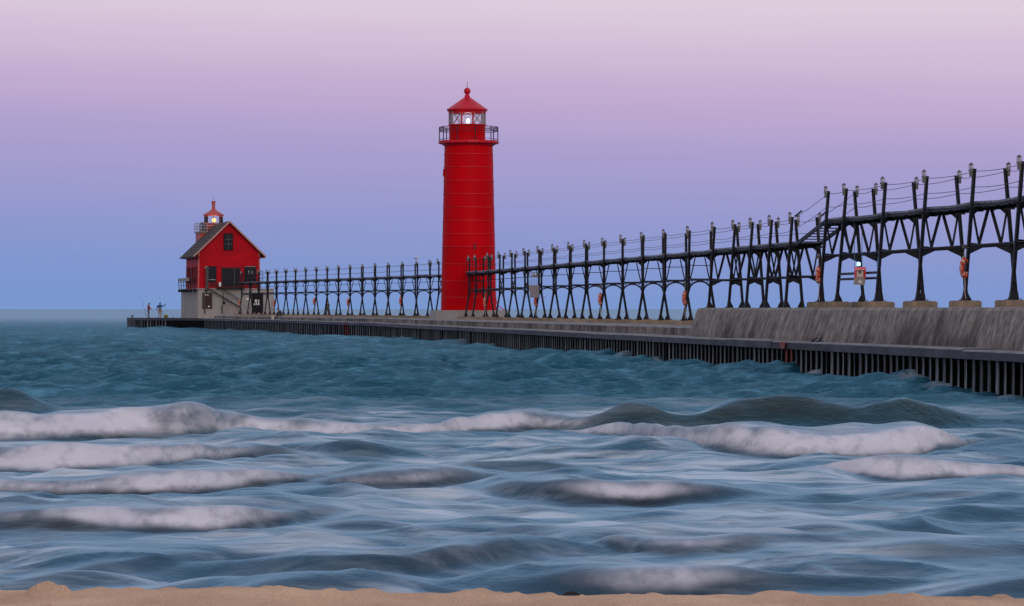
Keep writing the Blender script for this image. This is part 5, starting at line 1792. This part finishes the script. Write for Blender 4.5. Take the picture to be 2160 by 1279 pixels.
# ================================================================== PEOPLE
def person(name, label, loc, rz, J, mats, cuts, extra=None):
    """J: dict name->(x,y,z,r); one skinned body; mats: [skin, top, trousers, shoes]; faces coloured by nearest bone"""
    bones = [('pelvis', 'belly', 2), ('belly', 'chest', 1), ('chest', 'neck', 1), ('neck', 'head', 0), ('head', 'crown', 0),
             ('chest', 'shL', 1), ('shL', 'elL', 1), ('elL', 'wrL', 1), ('wrL', 'haL', 0), ('chest', 'shR', 1), ('shR', 'elR', 1), ('elR', 'wrR', 1), ('wrR', 'haR', 0),
             ('pelvis', 'hiL', 2), ('hiL', 'knL', 2), ('knL', 'anL', 2), ('anL', 'toL', 3), ('pelvis', 'hiR', 2), ('hiR', 'knR', 2), ('knR', 'anR', 2), ('anR', 'toR', 3)]
    names = list(J.keys())
    me = bpy.data.meshes.new(name)
    me.from_pydata([J[k][:3] for k in names], [(names.index(a), names.index(b)) for a, b, _ in bones], [])
    tmp = bpy.data.objects.new('tmp', me); C.objects.link(tmp)
    sk = tmp.modifiers.new('s', 'SKIN'); sk.use_smooth_shade = True
    for i, k in enumerate(names):
        r = J[k][3]
        me.skin_vertices[0].data[i].radius = (r, r * 0.8 if k in ('chest', 'belly', 'pelvis') else r)
        me.skin_vertices[0].data[i].use_root = (k == 'pelvis')
    tmp.modifiers.new('u', 'SUBSURF').levels = 2
    bpy.context.view_layer.update()
    nm = bpy.data.meshes.new_from_object(tmp.evaluated_get(bpy.context.evaluated_depsgraph_get()))
    bpy.data.objects.remove(tmp)
    nm.materials.clear()
    for m in mats:
        nm.materials.append(m)
    segs = [(Vector(J[a][:3]), Vector(J[b][:3]), mi) for a, b, mi in bones]
    for p in nm.polygons:
        c = p.center; best = (9e9, 0)
        for a, b, mi in segs:
            ab = b - a; t = max(0, min(1, (c - a).dot(ab) / ab.length_squared)); d = (a + ab * t - c).length
            if d < best[0]:
                best = (d, mi)
        p.material_index = best[1]; p.use_smooth = True
    root = thing('person', label, 'person', loc, rz)
    obj('body', nm, root)
    H = Vector(J['head'][:3]); r = J['head'][3]
    fc = MB()
    fd = 1
    f = Vector(J.get('face', (0, 0, 0, 0))[:3]) if 'face' in J else Vector((1, 0, 0))
    # cap / hair
    cp = MB(); cp.lathe([(r * 1.12, -0.01), (r * 1.1, 0.05), (r * .8, .11), (r * .3, .135), (.001, .14)], 12, (H.x, H.y, H.z + .02))
    cp.box(H.x + r * .6, H.x + r * 1.9, H.y - .06, H.y + .06, H.z + .02, H.z + .035)
    obj('cap', cp.mesh('cap', M['cap_cloth'], True), root)
    ff = MB(); ff.tube([(H.x + r * .95, H.y, H.z + .0), (H.x + r * 1.25, H.y, H.z - .03)], [.012, .018], 5)
    ff.box(H.x + r * .9, H.x + r * 1.03, H.y - .03, H.y + .03, H.z - .065, H.z - .055)
    for s_ in (-1, 1):
        ff.box(H.x - .02, H.x + .02, H.y + s_ * r * 1.0 - .01, H.y + s_ * r * 1.0 + .01, H.z - .04, H.z + .02)
    obj('face', ff.mesh('face', M['skin']), root)
    eye = MB()
    for s_ in (-1, 1):
        eye.box(H.x + r * .92, H.x + r * 1.02, H.y + s_ * .035 - .01, H.y + s_ * .035 + .01, H.z - .002, H.z + .01)
    obj('eye', eye.mesh('eye', M['shoe']), root)
    fing = MB()
    for hk, wk in (('haL', 'wrL'), ('haR', 'wrR')):
        h = Vector(J[hk][:3]); w = Vector(J[wk][:3]); d = (h - w).normalized(); sd = d.cross(Vector((0, 0, 1)))
        sd = sd.normalized() if sd.length > .1 else Vector((0, 1, 0)); dn = d.cross(sd)
        for q in range(4):
            b = h + sd * (q - 1.5) * .021
            ln = (.075, .085, .08, .06)[q]
            fing.tube([b, b + d * ln * .6, b + d * ln * .85 + dn * .03], [.011, .01, .008], 5)
        fing.tube([h + sd * .035 - d * .04, h + sd * .065 + dn * .01, h + sd * .06 + d * .03 + dn * .02], [.012, .011, .009], 5)
    obj('fingers', fing.mesh('fingers', mats[0], True), root)
    return root


base_pose = dict(pelvis=(0, 0, .94, .15), belly=(0, 0, 1.12, .15), chest=(0.0, 0, 1.34, .165), neck=(0.02, 0, 1.50, .06), head=(0.05, 0, 1.61, .092), crown=(0.05, 0, 1.70, .07),
                 shL=(0, .19, 1.40, .075), elL=(.02, .26, 1.14, .055), wrL=(.14, .24, .93, .04), haL=(.19, .23, .87, .04),
                 shR=(0, -.19, 1.40, .075), elR=(.02, -.26, 1.14, .055), wrR=(.14, -.24, .93, .04), haR=(.19, -.23, .87, .04),
                 hiL=(0, .10, .88, .105), knL=(.03, .11, .48, .075), anL=(0, .11, .08, .05), toL=(.16, .13, .04, .045),
                 hiR=(0, -.10, .88, .105), knR=(.03, -.11, .48, .075), anR=(0, -.11, .08, .05), toR=(.16, -.13, .04, .045))
# red jacket: side-on, head bowed over his hands
J = dict(base_pose)
J.update(head=(0.10, 0, 1.60, .095), crown=(0.11, 0, 1.69, .07), elL=(.10, .24, 1.15, .06), wrL=(.33, .14, 1.02, .042), haL=(.42, .12, .97, .04),
         elR=(.08, -.24, 1.14, .06), wrR=(.32, -.12, 1.04, .042), haR=(.40, -.10, .99, .04))
PZ = HZ + 0.005
person('person', 'angler in a red jacket looking down at his hands on the pier head', (sx(313, 385.5), 385.5, PZ), math.radians(-12), J,
       [M['skin'], M['jacket_red'], M['trouser_grey'], M['shoe']], None)
# blue jacket: back to the viewer, right arm thrown up to the right
J = dict(base_pose)
J.update(chest=(0.0, 0, 1.34, .19), belly=(0, 0, 1.12, .18), pelvis=(0, 0, .94, .165), shR=(0, -.22, 1.42, .085), elR=(.02, -.50, 1.36, .06), wrR=(.04, -.66, 1.58, .045), haR=(.05, -.70, 1.66, .045),
         shL=(0, .22, 1.40, .085), elL=(.05, .36, 1.16, .06), wrL=(.14, .38, .96, .042), haL=(.18, .38, .90, .04), toL=(.10, .20, .04, .05), toR=(.1, -.2, .04, .05))
person('person', 'angler in a blue jacket with one arm raised to the right on the pier head', (sx(337, 385.0), 385.0, PZ), math.radians(82), J,
       [M['skin'], M['jacket_blue'], M['trouser_tan'], M['shoe']], None)
# sitting angler on the ledge
SY = 327.5
J = dict(pelvis=(0, 0, .12, .16), belly=(.08, 0, .30, .165), chest=(.20, 0, .50, .18), neck=(.32, 0, .62, .065), head=(.42, 0, .70, .095), crown=(.45, 0, .79, .07),
         shL=(.22, .2, .54, .08), elL=(.42, .24, .36, .055), wrL=(.60, .18, .26, .042), haL=(.68, .15, .22, .04),
         shR=(.22, -.2, .54, .08), elR=(.42, -.24, .36, .055), wrR=(.60, -.16, .26, .042), haR=(.68, -.12, .22, .04),
         hiL=(.05, .11, .12, .11), knL=(.45, .14, .22, .08), anL=(.55, .13, -.16, .055), toL=(.72, .13, -.20, .045),
         hiR=(.05, -.11, .12, .11), knR=(.45, -.14, .22, .08), anR=(.55, -.13, -.16, .055), toR=(.72, -.13, -.20, .045))
pp = at(SY, edge_off(SY) + 1.5, 1.56)
person('person', 'angler in dark clothes sitting hunched on the pier ledge beside a bucket', (pp.x + .35, pp.y, 1.56), math.radians(180 + 20), J,
       [M['skin'], M['jacket_dark'], M['trouser_dark'], M['shoe']], None)
# dark standing figure by a catwalk leg
J = dict(base_pose)
J.update(elL=(.04, .20, 1.14, .055), wrL=(.18, .10, 1.10, .04), haL=(.22, .05, 1.12, .04), elR=(.04, -.20, 1.14, .055), wrR=(.18, -.10, 1.10, .04), haR=(.22, -.05, 1.12, .04))
SY2 = 316.0
fp = Vector((sx(690.5, SY2), SY2, 1.56))
o_ = person('person', 'dark clothed figure standing against a catwalk leg midway to the house', fp, math.radians(-70), J,
            [M['skin'], M['jacket_dark'], M['trouser_dark'], M['shoe']], None)
o_.scale = (.85, .85, .85)

# ================================================================== SMALL THINGS
b_ = MB(); b_.lathe([(.13, 0), (.155, .36), (.165, .36), (.165, .38), (.15, .38), (.12, .02)], 16)
bx = at(SY - 1.2, edge_off(SY) + .75, cap_z(SY) + .02)
bk = thing('bucket', 'pale plastic bucket on the pier ledge beside the sitting angler', 'bucket', bx)
obj('pail', b_.mesh('pail', M['bucket'], True), bk)
h_ = MB(); h_.tube([(-.165, 0, .36), (-.12, -.05, .24), (0, -.17, .2), (.12, -.05, .24), (.165, 0, .36)], .008, 4); obj('handle', h_.mesh('handle', M['lamp_grey']), bk)
b_ = MB(); b_.box(-.22, .22, -.15, .15, 0, .30)
tg = thing('tackle_box', 'olive and yellow tackle box on the pier head beside the blue angler', 'tackle box', (sx(350, 384.5), 384.5, PZ))
obj('case', b_.mesh('case', M['bag']), tg)
b_ = MB(); b_.hexa([(-.24, -.17, .30), (.24, -.17, .30), (.24, .17, .30), (-.24, .17, .30), (-.20, -.12, .38), (.20, -.12, .38), (.20, .12, .38), (-.20, .12, .38)])
obj('lid', b_.mesh('lid', M['yellow']), tg)
b_ = MB(); b_.tube([(-.12, 0, .38), (-.08, 0, .46), (.08, 0, .46), (.12, 0, .38)], .014, 5); obj('handle', b_.mesh('handle', M['shoe']), tg)


def rod(label, base, tip, bend=0.25):
    base = Vector(base); tip = Vector(tip); m2 = MB(); o = thing('fishing_rod', label, 'fishing rod', base)
    pts = []
    for k in range(9):
        f = k / 8; p = (tip - base) * f; p.x += bend * f * f; pts.append(p)
    m2.tube(pts, [.022 - .016 * k / 8 for k in range(9)], 5)
    obj('blank', m2.mesh('blank', M['wire']), o)
    r2 = MB(); r2.tube([(tip - base) * .12 + Vector((0, -.05, -.04)), (tip - base) * .12 + Vector((0, .05, -.04))], .045, 8)
    obj('reel', r2.mesh('reel', M['lamp_grey']), o)
    return o


rod('fishing rod leaning left behind the red jacketed angler', (sx(308, 385), 385.2, PZ + .1), (sx(299, 385), 385.4, PZ + 2.5), -.2)
rod('fishing rod rising over the blue jacketed angler', (sx(343, 384.8), 384.9, PZ + .2), (sx(337, 385), 385.2, PZ + 2.9), -.15)
rod('short rod propped low between the blue angler and the red house', (sx(366, 384), 384, PZ), (sx(360.5, 384), 384.2, PZ + .62), 0)
# low bits at the far tip of the pier head
cl_ = MB(); cl_.box(-.08, .08, -.08, .08, 0, .22); cl_.box(-.2, .2, -.06, .06, .22, .30)
thing('mooring_cleat', 'small dark mooring cleat at the far left tip of the pier', 'cleat', (sx(279, 385), 385, PZ), data=cl_.mesh('mooring_cleat', M['rust_iron']))
# folded black object on the cap near the wall
cp_ = at(110.8, edge_off(110) + .35, 1.21)
cl_ = MB(); cl_.bar((-.18, 0, .02), (.02, 0, .14), .08, .05); cl_.bar((.05, 0, .01), (.16, 0, .15), .08, .05); cl_.box(-.2, .2, -.06, .06, 0, .03)
thing('mooring_cleat', 'black mooring cleat on the cap beam right of the red mark', 'cleat', cp_, data=cl_.mesh('mooring_cleat', M['iron']))
# dark round drain opening cover leaning on the ledge
dp = at(291.5, edge_off(291.5) - .03, cap_z(291) - .13)
# gull on the lamp nearest the tower
tq = [q for q in TREST if abs(q[0] - 266) < 1.5 or abs(q[0] - 272) < 1.0]
q = [q for q in TREST if abs(q[0] - 272.0) < .5][0]
K = KIT['outer']
gpz = at(272.0, -K['xt'] - .105, K['zb'] + K['H'] + .25)
gl = thing('gull', 'white gull perched on the lamp beside the tall red tower', 'gull', gpz + Vector((0, 0, .0)), math.radians(10))
m2 = MB(); m2.tube([(-.26, 0, .16), (-.12, 0, .15), (.02, 0, .16), (.12, 0, .22), (.17, 0, .30), (.22, 0, .31)], [.012, .06, .085, .06, .042, .02], 8)
obj('body', m2.mesh('body', M['gull'], True), gl)
m2 = MB(); m2.tube([(.22, 0, .31), (.29, 0, .295)], [.014, .004], 5); obj('bill', m2.mesh('bill', M['yellow']), gl)
for s_ in (-1, 1):
    m2 = MB(); m2.tube([(.08, s_ * .06, .20), (-.08, s_ * .075, .18), (-.30, s_ * .03, .19)], [.03, .035, .006], 6); obj('wing', m2.mesh('wing', M['gull_grey'], True), gl)
    m2 = MB(); m2.tube([(0, s_ * .03, 0), (0, s_ * .03, .09)], .008, 4); obj('leg', m2.mesh('leg', M['yellow']), gl)
# reed and charred wood on the sand
rx, ry = sx(731, 19.3), 19.3
m2 = MB(); m2.tube([(0.012, 0, -.01), (0, 0, .02), (-.022, 0, .045)], [.0035, .003, .002], 5); m2.tube([(0, 0, .01), (-.03, .01, .02)], .002, 4)
thing('reed_stalk', 'short pale reed stalk sticking out of the sand crest', 'reed', (rx, ry, sand_z(rx, ry)), data=m2.mesh('reed_stalk', M['stick']))
rx, ry = sx(1206, 19.9), 19.9
m2 = MB(); m2.tube([(-.055, 0, 0.0), (-.03, .0, .012), (0, 0, .016), (.03, 0, .009), (.06, 0, -.004)], [.004, .009, .011, .009, .003], 7)
thing('driftwood', 'small black piece of driftwood on the sand crest', 'driftwood', (rx, ry, sand_z(rx, ry) + .012), data=m2.mesh('driftwood', M['driftwood'], True))
